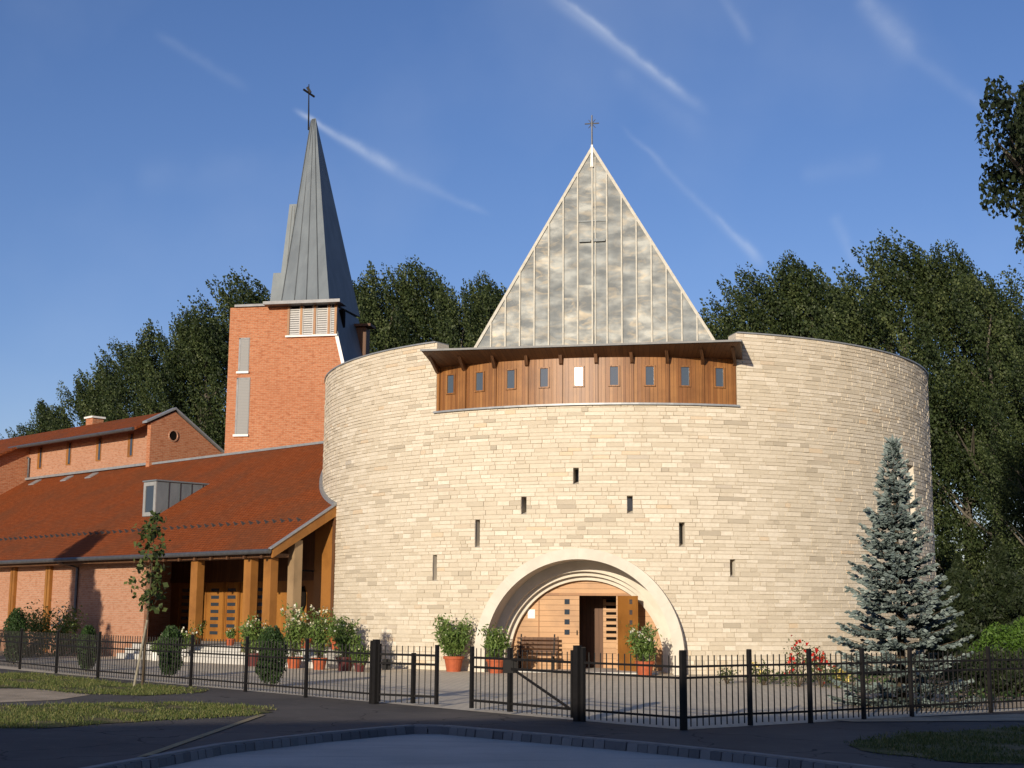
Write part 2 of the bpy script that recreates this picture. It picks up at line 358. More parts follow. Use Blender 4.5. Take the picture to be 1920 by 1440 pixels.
f = m.rng(m.noise(g, .5, 6, .6), .4, .65); c = m.mix(m.math('MULTIPLY', f, .5), b.outputs['Color'], (.54, .46, .345)); m.col(c); m.bump(m.math('SUBTRACT', m.noise(g, 30, 3), b.outputs['Fac']), .4, .01); M_PAVE = m.set(.85, 0, .2)
m = M('soil'); g = m.geo(); m.col(m.mix(m.rng(m.noise(g, 1.5, 6, .65), .35, .65), (.54, .43, .30), (.36, .285, .195))); m.bump(m.noise(g, 25, 5), .6, .03); M_SOIL = m.set(.95, 0, .1)
m = M('turf'); g = m.geo(); m.col(m.mix(m.rng(m.noise(g, 1.1, 6, .65), .40, .62), (.070, .085, .024), (.22, .175, .095))); m.bump(m.noise(g, 40, 5), .8, .04); M_TURF = m.set(.95, 0, .1)
m = M('far_ground'); g = m.geo(); m.col(m.mix(m.rng(m.noise(g, .12, 6, .6), .40, .62), (.05, .06, .02), (.11, .09, .05))); M_FAR = m.set(.95, 0, .1)
m = M('granite_sett'); g = m.geo(); t = m.tint(); m.col(m.mix(t, (.11, .11, .112), (.22, .215, .21))); m.bump(m.noise(g, 30, 5), .5, .02); M_SETT = m.set(.8, 0, .3)
M_KTOP = m_plain('kerb_edge', (.30, .29, .27), (.22, .21, .2), 4, .85)
M_YEL = m_plain('edging_stone', (.36, .29, .16), (.26, .2, .11), 4, .9)

# ------------------------------------------------------------------ frames of the church
C0 = np.array([4.30, 53.73]); RD = 11.52
AX = R_(11.3); an = np.array([-math.sin(AX), -math.cos(AX)]); at_ = np.array([math.cos(AX), -math.sin(AX)])
def cf(a, v, z): p = C0 + at_ * a + an * v; return (p[0], p[1], z)                     # church frame: a right, v out of the portal
def dr(ang, r, z): return cf(r * math.sin(ang), r * math.cos(ang), z)                   # on the drum (angle from the portal axis)
T0 = np.array([-13.1, 63.4])
def tf(a, v, z): p = T0 + at_ * a + an * v; return (p[0], p[1], z)                     # tower frame
E0 = np.array([-8.05, 47.0]); ww = np.array([-.723, .691]); uu = np.array([.691, .723])
def wf(w, s, z): p = E0 + ww * w + uu * s; return (p[0], p[1], z)                      # wing frame: w along the eave leftwards, s up the roof
ZE, KR = 3.9, .6
def roofz(s): return ZE + KR * s
def gf(a, v, z): return (a, v, z)

# ------------------------------------------------------------------ ground
def sheet(name, pts, z, mat, kind='structure'):
    b = MB(); b.face([(p[0], p[1], z) for p in pts]); o = b.build(name, mat); tag(o, kind=kind); return o
b = MB(); b.face([(-900, -300, -.14), (900, -300, -.14), (900, 1500, -.14), (-900, 1500, -.14)]); tag(b.build('ground', M_FAR), kind='structure')
kerb_px = [(290, 1420), (420, 1396), (600, 1376), (720, 1365), (775, 1361), (830, 1361.5), (1000, 1376), (1200, 1393), (1400, 1413), (1600, 1436)]
KP = [gnd(*q)[:2] for q in kerb_px]
KP = [KP[0] + (KP[0] - KP[1]) * 4.5] + KP + [KP[-1] + (KP[-1] - KP[-2]) * 4]
sheet('road', [(-40, -40), (40, -40), (40, 8), tuple(KP[-1]), (2.5, 22), (-3, 23), tuple(KP[0]), (-40, 0)], -.12, M_ROAD)
# pavement slab: everything behind the kerb
b = MB(); far = [(60, KP[-1][1] - 40), (60, 20), (60, 130), (-70, 130), (-70, 20), (-70, KP[0][1] - 30)]
b.face([(p[0], p[1], 0) for p in KP] + [(p[0], p[1], 0) for p in far]); tag(b.build('pavement', M_ASPH), kind='structure')
# granite setts standing along the kerb
bt = MB(); random.seed(5)
bs = MB()
for p, q in zip(KP, KP[1:]):
    L = np.linalg.norm(q - p); d = (q - p) / L; nn = np.array([d[1], -d[0]])
    k = max(1, int(L / .185))
    for i in range(k):
        a0 = p + d * (L * i / k + .008); a1 = p + d * (L * (i + 1) / k - .008); o_ = .035 + random.random() * .02
        h = -.005 + random.random() * .012; bs.tint = random.random()
        lo = [(*a0, -.13), (*a1, -.13), (*(a1 + nn * (o_ + .02)), -.13), (*(a0 + nn * (o_ + .02)), -.13)]
        hi = [(*a0, h - .01), (*a1, h - .01), (*(a1 + nn * o_), h - .012), (*(a0 + nn * o_), h - .012)]
        bs.hexa(lo, hi)
    e0, e1 = p - nn * .13, q - nn * .13
    bt.hexa([(*p, -.05), (*q, -.05), (*e1, -.05), (*e0, -.05)], [(*p, .012), (*q, .012), (*e1, .012), (*e0, .012)])
o = bs.build('kerb', M_SETT); tag(o, kind='structure')
o = bt.build('kerb_edge', M_KTOP); tag(o, kind='structure')
FC = np.array([2.68, 22.01]); fd = np.array([-.655, .7556]); fr_ = np.array([.812, .583])
PL = FC + fd * 75; PR = FC + fr_ * 22
sheet('plaza', [tuple(FC), tuple(PR), (22, 62), (-30, 95), tuple(PL)], .006, M_PAVE)
def px_sheet(name, pts, z, mat, kind='structure'): return sheet(name, [gnd(*p, z)[:2] for p in pts], z, mat, kind)
G1 = [(-400, 1262), (60, 1263), (200, 1279), (375, 1293), (378, 1299), (270, 1305), (170, 1302), (60, 1291), (-400, 1290)]
G2 = [(-300, 1328), (120, 1322), (330, 1318), (470, 1325), (520, 1331), (470, 1342), (280, 1352), (90, 1366), (-300, 1366)]
G3 = [(1590, 1398), (1700, 1377), (1960, 1362), (2400, 1352), (2400, 1436), (1820, 1432), (1650, 1414)]
def ragged(poly, seed):
    rs = np.random.RandomState(seed); P = [gnd(*q)[:2] for q in poly]; out = []
    for a, b_ in zip(P, P[1:] + P[:1]):
        n_ = min(60, max(1, int(np.linalg.norm(b_ - a) / .35)))
        for i in range(n_): out.append(a + (b_ - a) * i / n_ + (rs.normal(0, .09, 2) if 0 < i else 0))
    return out
for i_, G_ in enumerate((G1, G2, G3)): sheet('lawn', ragged(G_, i_), .010, M_TURF)
px_sheet('dirt_path', [(-400, 1289.5), (60, 1291.5), (170, 1302.5), (110, 1312), (0, 1317), (-400, 1318)], .008, M_SOIL)
px_sheet('earth_strip', [(1545, 1349), (1700, 1345), (1960, 1337), (2300, 1330), (2300, 1342), (1930, 1351), (1600, 1353)], .012, M_SOIL)
px_sheet('soil_bed', [(1385, 1279), (1560, 1284), (1610, 1292), (1590, 1335), (1850, 1330), (2200, 1310), (2200, 1250), (1700, 1255), (1400, 1272)], .014, M_SOIL)
px_sheet('soil_bed', [(-60, 1224), (230, 1217), (232, 1221), (60, 1233), (-60, 1236)], .014, M_SOIL)
p0, p1 = gnd(265, 1421)[:2], gnd(492, 1341)[:2]; d = (p1 - p0) / np.linalg.norm(p1 - p0); nn = np.array([-d[1], d[0]]) * .06
sheet('edging_strip', [p0 - nn, p1 - nn, p1 + nn, p0 + nn], .012, M_YEL)

def in_poly(P, poly):
    x, y = P[:, 0], P[:, 1]; r = np.zeros(len(P), bool); n = len(poly)
    for i in range(n):
        (x0, y0), (x1, y1) = poly[i][:2], poly[(i + 1) % n][:2]
        r ^= ((y0 > y) != (y1 > y)) & (x < (x1 - x0) * (y - y0) / (y1 - y0 + 1e-12) + x0)
    return r
def grass(poly_px, n, seed, hmax, bounds=None):
    rs = np.random.RandomState(seed); poly = [gnd(*p)[:2] for p in poly_px]; A = np.array(poly)
    lo, hi = A.min(0), A.max(0); lo = np.maximum(lo, [-14, 10]); hi = np.minimum(hi, [14, 60])
    P = rs.uniform(lo, hi, (n * 6, 2)); P = P[in_poly(P + rs.normal(0, .16, P.shape), poly)][:n]
    dens = np.sin(P[:, 0] * 2.3 + 1) + np.sin(P[:, 1] * 1.9) + np.sin(P[:, 0] * 5.1 + P[:, 1] * 3.3); P = P[dens + rs.normal(0, .8, len(P)) > -.5]
    k = len(P); a = rs.uniform(0, 6.28, k); h = hmax * rs.uniform(.3, 1, k); h *= np.where(rs.rand(k) < .04, 2.2, 1); w_ = .006 + .004 * rs.rand(k)
    V = np.zeros((k, 4, 3)); base = np.c_[P, np.full(k, .01)]
    dx = np.c_[np.cos(a), np.sin(a), 0 * a] * w_[:, None]; lean = np.c_[rs.normal(0, .4, (k, 2)) * h[:, None], h]
    V[:, 0] = base - dx; V[:, 1] = base + dx; V[:, 2] = base + lean + dx * .2; V[:, 3] = base + lean - dx * .2
    return V, rs.rand(k)
parts = [grass(G1, 30000, 1, .055), grass(G2, 42000, 2, .045), grass(G3, 30000, 3, .05)]
o = fastquads('grass', np.concatenate([p[0] for p in parts]), M_GRASSB, np.concatenate([p[1] for p in parts])); tag(o, kind='stuff')

# ------------------------------------------------------------------ round stone church
church = empty('round_church', cf(0, 0, 0), 'round pale limestone church with arched portal, timber gallery and pointed metal gable', 'church')
church_parts = []
def put(o, thing):               # parent without moving (things keep their base location)
    o.parent = thing; o.matrix_parent_inverse = Matrix.Translation(thing.location).inverted(); return o
random.seed(11)
ZT = 10.47
rows = []; z = 0.0
while z < ZT - .05:
    h = random.choice([.105, .12, .125, .135, .15]); h = min(h, ZT - z); rows.append((z, z + h)); z += h
GA0, GA1 = R_(-24.6), R_(24.8)
slits = [(-.3, 5.69, 6.2), (-8.54, 4.81, 5.39), (7.9, 4.81, 5.36), (-16.37, 3.77, 4.6), (15.75, 3.8, 4.5), (-24.33, 2.84, 3.6), (23.6, 2.86, 3.5)]
slits = [(R_(a), z0, z1, R_(.42)) for a, z0, z1 in slits] + [(R_(64.6), 3.2, 6.8, R_(1.45))]
def snap(zv): return min((abs(r[0] - zv), r[0]) for r in rows)[1]
slits = [(a, snap(z0), snap(z1), hw) for a, z0, z1, hw in slits]
ZG = snap(8.15); ZGc = .55; RO = 3.19
def cuts(z0, z1):
    c = []; zm = (z0 + z1) / 2
    if zm < ZGc: hw = RO - .12
    elif zm < ZGc + RO - .14: hw = math.sqrt(max(0, (RO - .12) ** 2 - (zm - ZGc) ** 2))
    else: hw = 0
    if hw > 0: c.append((-math.asin(hw / RD), math.asin(hw / RD)))
    for a, s0, s1, w_ in slits:
        if zm > s0 and zm < s1: c.append((a - w_, a + w_))
    if z0 >= ZG - .01: c.append((GA0, GA1))
    return sorted(c)
stone = MB(); core = MB()
AMAX = R_(118)
for (z0, z1) in rows:
    cs = cuts(z0, z1); segs = []; a = -AMAX
    for c in cs: segs.append((a, c[0])); a = c[1]
    segs.append((a, AMAX))
    for (s0, s1) in segs:
        k = max(1, int((s1 - s0) / R_(4)) + 1)
        for i in range(k):
            x0 = s0 + (s1 - s0) * i / k; x1 = s0 + (s1 - s0) * (i + 1) / k
            core.face([dr(x0, RD - .02, z0), dr(x1, RD - .02, z0), dr(x1, RD - .02, z1), dr(x0, RD - .02, z1)])
        x = s0; first = True
        while x < s1 - 1e-5:
            L = random.choice([.2, .28, .34, .42, .5, .6, .75]) * random.uniform(.85, 1.15)
            if first: L *= random.uniform(.4, 1); first = False
            e = x + L / RD
            if e > s1 - .1 / RD: e = s1
            g_ = .0025 / RD; ch = .007; rr = RD + random.choice([-.004, -.002, 0, 0, .003, .005, .010]) + random.uniform(-.003, .003)
            tr = random.random(); tn = .12 + .78 * min(1, max(0, random.gauss(.54, .23)))
            if tr < .035: tn = random.uniform(.0, .1)
            elif tr < .06: tn = random.uniform(.94, 1)
            zz0, zz1 = z0 + .003, z1 - .003; x0, x1 = x + g_, e - g_; c_ = ch / RD
            o0 = [dr(x0, RD - .03, zz0), dr(x1, RD - .03, zz0), dr(x1, RD - .03, zz1), dr(x0, RD - .03, zz1)]
            j = [random.uniform(-.004, .004) for _ in range(4)]
            o1 = [dr(x0 + c_, rr + j[0], zz0 + ch), dr(x1 - c_, rr + j[1], zz0 + ch), dr(x1 - c_, rr + j[2], zz1 - ch), dr(x0 + c_, rr + j[3], zz1 - ch)]
            ib = [stone.vert(p) for p in o0]; it = [stone.vert(p) for p in o1]
            stone.idx(it, tn)
            for i in range(4): stone.idx((ib[i], ib[(i + 1) % 4], it[(i + 1) % 4], it[i]), tn)
            x = e
o = mk('stone_wall', np.array(stone.v), stone.f, M_STONE, stone.t, recalc=False); put(o, church); WALL = o
# mortar backing, the unseen rear half and the inside face of the wall belong to the same masonry
k = 40
for i in range(k):
    x0 = AMAX + (2 * math.pi - 2 * AMAX) * i / k; x1 = AMAX + (2 * math.pi - 2 * AMAX) * (i + 1) / k
    core.face([dr(x0, RD - .02, 0), dr(x1, RD - .02, 0), dr(x1, RD - .02, ZT), dr(x0, RD - .02, ZT)])
for i in range(72):
    x0, x1 = 2 * math.pi * i / 72, 2 * math.pi * (i + 1) / 72; xm = (x0 + x1) / 2; xm = xm - 2 * math.pi if xm > math.pi else xm
    top = ZG - .02 if GA0 - .04 < xm < GA1 + .04 else ZT
    if abs(xm) > R_(22): core.face([dr(x0, RD - .62, 0), dr(x1, RD - .62, 0), dr(x1, RD - .62, top), dr(x0, RD - .62, top)])
for sg, ga in ((0, GA0), (1, GA1)):
    core.face([dr(ga, RD - .035, ZG), dr(ga, RD - .62, ZG), dr(ga, RD - .62, ZT), dr(ga, RD - .035, ZT)])
o = mk('mortar_core', np.array(core.v), core.f, M_MORTAR, core.t, recalc=False); put(o, WALL)
# coping along the rim
b = MB()
def arcband(b, a0, a1, r0, r1, z0, z1, step=2.5):
    k = max(2, int((a1 - a0) / R_(step)))
    for i in range(k):
        x0 = a0 + (a1 - a0) * i / k; x1 = a0 + (a1 - a0) * (i + 1) / k
        b.hexa([dr(x0, r0, z0), dr(x1, r0, z0), dr(x1, r1, z0), dr(x0, r1, z0)], [dr(x0, r0, z1), dr(x1, r0, z1), dr(x1, r1, z1), dr(x0, r1, z1)])
arcband(b, GA1 + .004, 2 * math.pi + GA0 - .004, RD - .66, RD + .045, ZT + .002, ZT + .045)
put(b.build('coping', M_CAP), church)
b = MB(); b.face([dr(2 * math.pi * i / 64, RD - .64, 9.3) for i in range(64)]); put(b.build('light_block_roof', M_GUT), church)  # unseen disc added to keep light from falling into the drum
# slit windows: pockets through the wall with stone reveals and a dark pane at the back
for a, z0, z1, hw in slits:
    b = MB(); r0, r1 = RD - .01, RD - .55; hw += .002
    for q in ([dr(a - hw, r0, z0), dr(a - hw, r1, z0), dr(a - hw, r1, z1), dr(a - hw, r0, z1)], [dr(a + hw, r0, z0), dr(a + hw, r1, z0), dr(a + hw, r1, z1), dr(a + hw, r0, z1)],
              [dr(a - hw, r0, z1), dr(a + hw, r0, z1), dr(a + hw, r1, z1), dr(a - hw, r1, z1)], [dr(a - hw, r0, z0), dr(a + hw, r0, z0), dr(a + hw, r1, z0 + .12), dr(a - hw, r1, z0 + .12)]):
        b.face(q)
    o = b.build('slit_window', M_CUT); put(o, church)
    p = MB(); p.face([dr(a - hw, r1 + .02, z0), dr(a + hw, r1 + .02, z0), dr(a + hw, r1 + .02, z1), dr(a - hw, r1 + .02, z1)]); put(p.build('pane', M_GLASS), church).parent = o
    o.children[0].matrix_parent_inverse = o.matrix_world.inverted() if False else Matrix.Identity(4)
# portal: stepped stone rings
def ring(b, r0, r1, v0, v1, zc, foot=0.0, n=44):
    pts = [(-1, foot)] ; A = []
    def prof(r): return [(-r, foot)] + [(-r * math.cos(math.pi * i / n), zc + r * math.sin(math.pi * i / n)) for i in range(n + 1)] + [(r, foot)]
    pi_, po = prof(r0), prof(r1)
    for i in range(len(pi_) - 1):
        q = [pi_[i], pi_[i + 1], po[i + 1], po[i]]
        f0 = [b.vert(cf(x, v1, zz)) for x, zz in q]; f1 = [b.vert(cf(x, v0, zz)) for x, zz in q]
        b.idx(f0); b.idx(f1[::-1]); b.idx((f0[0], f0[1], f1[1], f1[0])); b.idx((f0[2], f0[3], f1[3], f1[2]))
b = MB(); ring(b, 2.86, 3.19, RD - 1.195, RD + .06, ZGc); SUR = put(b.build('portal_surround', M_CUT), church)
for i in range(1, 12):           # fine joints between the voussoirs
    an_ = math.pi * i / 12; ca, sa = -math.cos(an_), math.sin(an_)
    jm = MB(); jm.bar(cf(2.87 * ca, RD + .0585, ZGc + 2.87 * sa), cf(3.18 * ca, RD + .0585, ZGc + 3.18 * sa), .008, .006)
    o = put(jm.build('voussoir_joint', M_MORTAR), church); o.parent = SUR; o.matrix_parent_inverse = Matrix.Identity(4)
for r0, r1, v0, v1 in ((2.66, 3.1, RD - 1.45, RD - 1.20), (2.53, 2.70, RD - 1.68, RD - 1.44), (2.40, 2.57, RD - 1.96, RD - 1.67)):
    b = MB(); ring(b, r0, r1, v0, v1, ZGc - .13); o = put(b.build('portal_step', M_CUT), church)
# timber tympanum and doors
VW = RD - 1.88
def disc_poly(r, zc, z0, a0, a1, zmax=99, n=40):
    pts = []
    for i in range(n + 1):
        x = a0 + (a1 - a0) * i / n; zz = zc + math.sqrt(max(0, r * r - x * x)); pts.append((x, min(zz, zmax)))
    return [(a0, z0), (a1, z0)][::1] and [(a0, z0)] + pts + [(a1, z0)]
RT = 2.44; DZ = 2.37; DA0, DA1 = -.24, .93; ZTc = ZGc - .13
b = MB()
b.prism(cf, disc_poly(RT, ZTc, DZ + .003, -1.4, 1.4), VW - .06, VW)                 # lunette over the doors
b.prism(cf, disc_poly(RT, ZTc, 0, -RT + .001, -1.532, DZ), VW - .06, VW)                # left fixed leaf
b.prism(cf, disc_poly(RT, ZTc, 0, DA1 + .003, RT - .001, DZ), VW - .06, VW)
TYM = put(b.build('timber_tympanum', M_WOODH), church)
b = MB(); b.box(cf, -1.5, 1.5, VW + .002, VW + .04, DZ - .03, DZ + .05); b.box(cf, -1.55, -1.52, VW + .002, VW + .03, 0, DZ - .033); put(b.build('door_frame', M_WOODP), church)
b = MB(); b.box(cf, -1.518, DA0 - .002, VW - .055, VW + .004, .02, DZ - .035); DOORL = put(b.build('door', M_WOODH), church)
for zz in (2.15, 1.83, 1.52, 1.20):
    q = MB(); q.box(cf, -.71, -.55, VW + .006, VW + .016, zz - .08, zz + .08); o = put(q.build('door_window', M_GLASS), church); o.parent = DOORL; o.matrix_parent_inverse = Matrix.Identity(4)
q = MB(); q.bar(cf(-.31, VW + .03, 1.12), cf(-.31, VW + .03, 1.26), .03); q.bar(cf(-.31, VW, 1.12), cf(-.31, VW + .03, 1.12), .02); o = put(q.build('door_handle', M_IRON), church); o.parent = DOORL; o.matrix_parent_inverse = Matrix.Identity(4)
# open leaf, swung out towards the plaza about its right jamb
hx = .98; la = R_(52)
def lf(a, v, z_): return cf(hx + a * math.cos(la) + v * math.sin(la), VW + .05 + a * math.sin(la) - v * math.cos(la), z_)
b = MB(); b.box(lf, 0, 1.12, 0, .055, .03, DZ - .04); DOORR = put(b.build('door', M_WOODP), church); DOORR['label'] = 'open door leaf swung outward'
for zz in (2.15, 1.83, 1.52, 1.20):
    q = MB(); q.box(lf, .72, .88, -.008, -.002, zz - .07, zz + .07); o = put(q.build('door_window', M_WHITE if False else M_GLASS), church); o.parent = DOORR; o.matrix_parent_inverse = Matrix.Identity(4)
q = MB(); q.box(lf, .98, 1.03, -.05, -.004, 1.0, 1.25); o = put(q.build('door_handle', M_IRON), church); o.parent = DOORR; o.matrix_parent_inverse = Matrix.Identity(4)
# vestibule behind the open door, with a slatted inner door
b = MB(); vb = VW - 1.7
for q in ([(-1.2, VW - .07, 0), (-1.2, vb, 0), (-1.2, vb, 2.6), (-1.2, VW - .07, 2.6)], [(1.9, VW - .07, 0), (1.9, vb, 0), (1.9, vb, 2.6), (1.9, VW - .07, 2.6)],
          [(-1.2, VW - .07, 2.6), (1.9, VW - .07, 2.6), (1.9, vb, 2.6), (-1.2, vb, 2.6)], [(-1.2, vb, 0), (1.9, vb, 0), (1.9, vb, 2.6), (-1.2, vb, 2.6)]):
    b.face([cf(*p) for p in q])
VES = put(b.build('vestibule', M_WOODD), church)
b = MB(); b.box(cf, .3, 1.75, vb + .01, vb + .06, .02, 2.25); o = put(b.build('inner_door', M_WOODH), church); IND = o
for i in range(7):
    q = MB(); q.box(cf, .4, 1.3, vb + .063, vb + .075, .95 + i * .2, 1.04 + i * .2); o = put(q.build('door_slot', M_DARK), church); o.parent = IND; o.matrix_parent_inverse = Matrix.Identity(4)
b = MB(); b.box(cf, -2.38, 2.38, VW - 1.72, RD - .05, .012, .05); put(b.build('threshold', M_STEP), church)
b = MB(); b.box(cf, -1.89, -1.66, VW + .003, VW + .012, 1.62, 1.90); put(b.build('paper_notice', M_PAPER), church)
# timber gallery under the eave
ZW = 9.62; b = MB(); NB = 9; gr = RD - .06
ga = [GA0 + (GA1 - GA0) * i / NB for i in range(NB + 1)]
for i in range(NB):
    for s_ in range(4):
        x0 = ga[i] + (ga[i + 1] - ga[i]) * s_ / 4; x1 = ga[i] + (ga[i + 1] - ga[i]) * (s_ + 1) / 4
        b.hexa([dr(x0, gr - .08, ZG), dr(x1, gr - .08, ZG), dr(x1, gr, ZG), dr(x0, gr, ZG)], [dr(x0, gr - .08, ZW + .1), dr(x1, gr - .08, ZW + .1), dr(x1, gr, ZW + .1), dr(x0, gr, ZW + .1)])
GAL = put(b.build('gallery_wall', M_WOODG), church)
def sub(o, parent): o.parent = parent; o.matrix_parent_inverse = parent.matrix_parent_inverse @ Matrix.Identity(4) if False else Matrix.Identity(4); return o
for i in range(NB):
    am = (ga[i] + ga[i + 1]) / 2; h_ = .125 / RD
    q = MB()
    for (x0, x1, z0_, z1_) in ((am - h_ - .055 / RD, am - h_, 8.76, 9.34), (am + h_, am + h_ + .055 / RD, 8.76, 9.34)): q.hexa([dr(x0, gr, z0_), dr(x1, gr, z0_), dr(x1, gr + .045, z0_), dr(x0, gr + .045, z0_)], [dr(x0, gr, z1_), dr(x1, gr, z1_), dr(x1, gr + .045, z1_), dr(x0, gr + .045, z1_)])
    for (z0_, z1_) in ((8.72, 8.76), (9.34, 9.38)): q.hexa([dr(am - h_ - .055 / RD, gr, z0_), dr(am + h_ + .055 / RD, gr, z0_), dr(am + h_ + .055 / RD, gr + .047, z0_), dr(am - h_ - .055 / RD, gr + .047, z0_)], [dr(am - h_ - .055 / RD, gr, z1_), dr(am + h_ + .055 / RD, gr, z1_), dr(am + h_ + .055 / RD, gr + .047, z1_), dr(am - h_ - .055 / RD, gr + .047, z1_)])
    fo = sub(q.build('window', M_WOODG), GAL)
    q = MB(); q.face([dr(am - h_ - .002, gr + .006, 8.76), dr(am + h_ + .002, gr + .006, 8.76), dr(am + h_ + .002, gr + .006, 9.34), dr(am - h_ - .002, gr + .006, 9.34)])
    put(q.build('gallery_pane', M_GGLASS), church); bpy.data.objects[-1] if False else None
    pane = [o_ for o_ in COL.objects if o_.name.startswith('gallery_pane')][-1]; pane.parent = GAL; pane.matrix_parent_inverse = Matrix.Identity(4); pane.name = 'window_pane'
for i in range(NB + 1):          # posts with small brackets under the soffit
    q = MB(); x = ga[i] + (.006 if i == 0 else -.006 if i == NB else 0); w_ = .05 / RD
    q.hexa([dr(x - w_, gr + .002, ZG), dr(x + w_, gr + .002, ZG), dr(x + w_, gr + .06, ZG), dr(x - w_, gr + .06, ZG)], [dr(x - w_, gr + .002, ZW), dr(x + w_, gr + .002, ZW), dr(x + w_, gr + .06, ZW), dr(x - w_, gr + .06, ZW)])
    put(q.build('gallery_post', M_WOODG), church)
    q = MB(); va = RD + .02; u_ = RD * math.sin(x); ve = 12.0
    q.hexa([dr(x - w_, gr + .06, ZW - .2), dr(x + w_, gr + .06, ZW - .2), dr(x + w_, gr + .14, ZW - .16), dr(x - w_, gr + .14, ZW - .16)], [dr(x - w_, gr + .06, ZW + .05), dr(x + w_, gr + .06, ZW + .05), cf(u_ + .05, max(ve - .3, gr * math.cos(x) + .2), ZW + .16), cf(u_ - .05, max(ve - .3, gr * math.cos(x) + .2), ZW + .16)])
    put(q.build('bracket', M_WOODD), church)
b = MB(); arcband(b, GA0 - .004, GA1 + .004, RD - .12, RD + .10, ZG - .035, ZG + .02); put(b.build('gallery_sill', M_CAP), church)
# roof of the gallery: straight front edge, soffit falling to the curved wall
UL, UR, VE = -4.86, 5.02, 12.12; b = MB(); K = 24
for i in range(K):
    u0 = UL + (UR - UL) * i / K; u1 = UL + (UR - UL) * (i + 1) / K
    w0 = math.sqrt(RD * RD - u0 * u0) - .05; w1 = math.sqrt(RD * RD - u1 * u1) - .05
    b.face([cf(u0, VE, 9.86), cf(u1, VE, 9.86), cf(u1, w1, ZW + .02), cf(u0, w0, ZW + .02)])
    b.face([cf(u0, w0, ZW + .02), cf(u1, w1, ZW + .02), cf(u1, 7.0, ZW + .02), cf(u0, 7.0, ZW + .02)])
for u0 in (UL, UR):
    w0 = math.sqrt(RD * RD - u0 * u0) - .05; b.face([cf(u0, VE, 9.86), cf(u0, w0, ZW + .02), cf(u0, 7.0, ZW + .02), cf(u0, 7.0, 10.5), cf(u0, VE, 9.9)])
GRF = put(b.build('gallery_soffit', M_WOODD), church)
b = MB(); b.hexa([cf(UL - .04, VE + .05, 9.87), cf(UR + .04, VE + .05, 9.87), cf(UR + .04, 7.0, 10.5), cf(UL - .04, 7.0, 10.5)], [cf(UL - .04, VE + .05, 9.93), cf(UR + .04, VE + .05, 9.93), cf(UR + .04, 7.0, 10.6), cf(UL - .04, 7.0, 10.6)])
put(b.build('gallery_roof', M_EDGE), church)
# metal gable
GV = 7.52; GZ = 17.86; sl = 4.07 / 6.94; zb = 10.3
def hw_(z_): return (GZ - z_) * sl
gc = -.09
b = MB(); pw = .506; edges = [gc + pw * k_ for k_ in range(-9, 10)]
random.seed(3)
def zat(x): return GZ - abs(x - gc) / sl
for i in range(len(edges) - 1):
    x0, x1 = edges[i], edges[i + 1]; x0c = max(x0, gc - hw_(zb)); x1c = min(x1, gc + hw_(zb))
    if x1c - x0c < .01: continue
    zs = [zb]; cutz = [12.2 + random.uniform(-.6, .6), 14.2 + random.uniform(-.5, .7)] if i % 2 else [13.2 + random.uniform(-.7, .7), 15.2]
    top0, top1 = zat(x0c), zat(x1c); lim = min(top0, top1); last = zb; tn = random.random()
    for cz in cutz:
        if cz < lim - .2:
            b.face([cf(x0c, GV, last), cf(x1c, GV, last), cf(x1c, GV, cz), cf(x0c, GV, cz)], tn); last = cz; tn = random.random()
    pts = [cf(x0c, GV, last), cf(x1c, GV, last), cf(x1c, GV, top1), cf(x0c, GV, top0)]
    b.face([p for p in pts], tn)
for sg in (-1, 1):               # the two slopes behind the gable
    b.face([cf(gc, GV, GZ), cf(gc, 1.0, GZ), cf(gc + sg * hw_(zb), 1.0, zb), cf(gc + sg * hw_(zb), GV, zb)], .9)
b.face([cf(gc, 1.0, GZ), cf(gc - hw_(zb), 1.0, zb), cf(gc + hw_(zb), 1.0, zb)], .9)
GB = put(b.build('metal_gable', M_ZINC), church)
b = MB()
for x in edges[1:-1]:
    if zat(x) - .1 > zb: b.box(cf, x - .024, x + .024, GV + .001, GV + .06, zb, zat(x) - .03)
b.box(cf, gc + .09, gc + .12, GV + .002, GV + .045, zb, GZ - .4)
sub(b.build('standing_seam', M_ZSEAM), GB)
b = MB()
for sg in (-1, 1):
    p, q = (gc, GZ + .05), (gc + sg * (hw_(zb) + .03), zb); d_ = .10
    b.prism(cf, [p, q, (q[0] - sg * d_ * 1.1, q[1]), (p[0], p[1] - d_ * 1.9)][::sg], GV - .25, GV + (.05 if sg > 0 else .046))
sub(b.build('verge_flashing', M_ZSEAM), GB)
for x in (gc - .25, gc + .25):
    b = MB(); b.box(cf, x - .235, x + .235, GV + .003, GV + .03, 15.15, 15.2); sub(b.build('cross_bar', M_GSEAM), GB)
    b = MB(); b.prism(cf, [(x - .2, 14.42), (x + .2, 14.42), (x + .2, 14.5), (x + .12, 14.53), (x - .12, 14.53), (x - .2, 14.5)], GV + .003, GV + .10)
    sub(b.build('cross_relief', M_GSEAM), GB)  # dark grey puts the shadow below the ledge into its colour
b = MB(); b.tube([cf(gc, GV + .06, 17.1), cf(gc, GV + .06, 18.98)], [.035, .024], 8); b.tube([cf(gc - .25, GV + .06, 18.68), cf(gc + .25, GV + .06, 18.68)], [.024, .024], 8); b.tube([cf(gc - .12, GV + .06, 18.52), cf(gc + .12, GV + .06, 18.82)], [.012, .012], 6); b.tube([cf(gc + .12, GV + .06, 18.52), cf(gc - .12, GV + .06, 18.82)], [.012, .012], 6)
b.prism(cf, [(gc - .05, 17.1), (gc + .05, 17.1), (gc + .03, 17.9), (gc - .03, 17.9)], GV + .052, GV + .09)
put(b.build('gable_cross', M_STEEL), church)

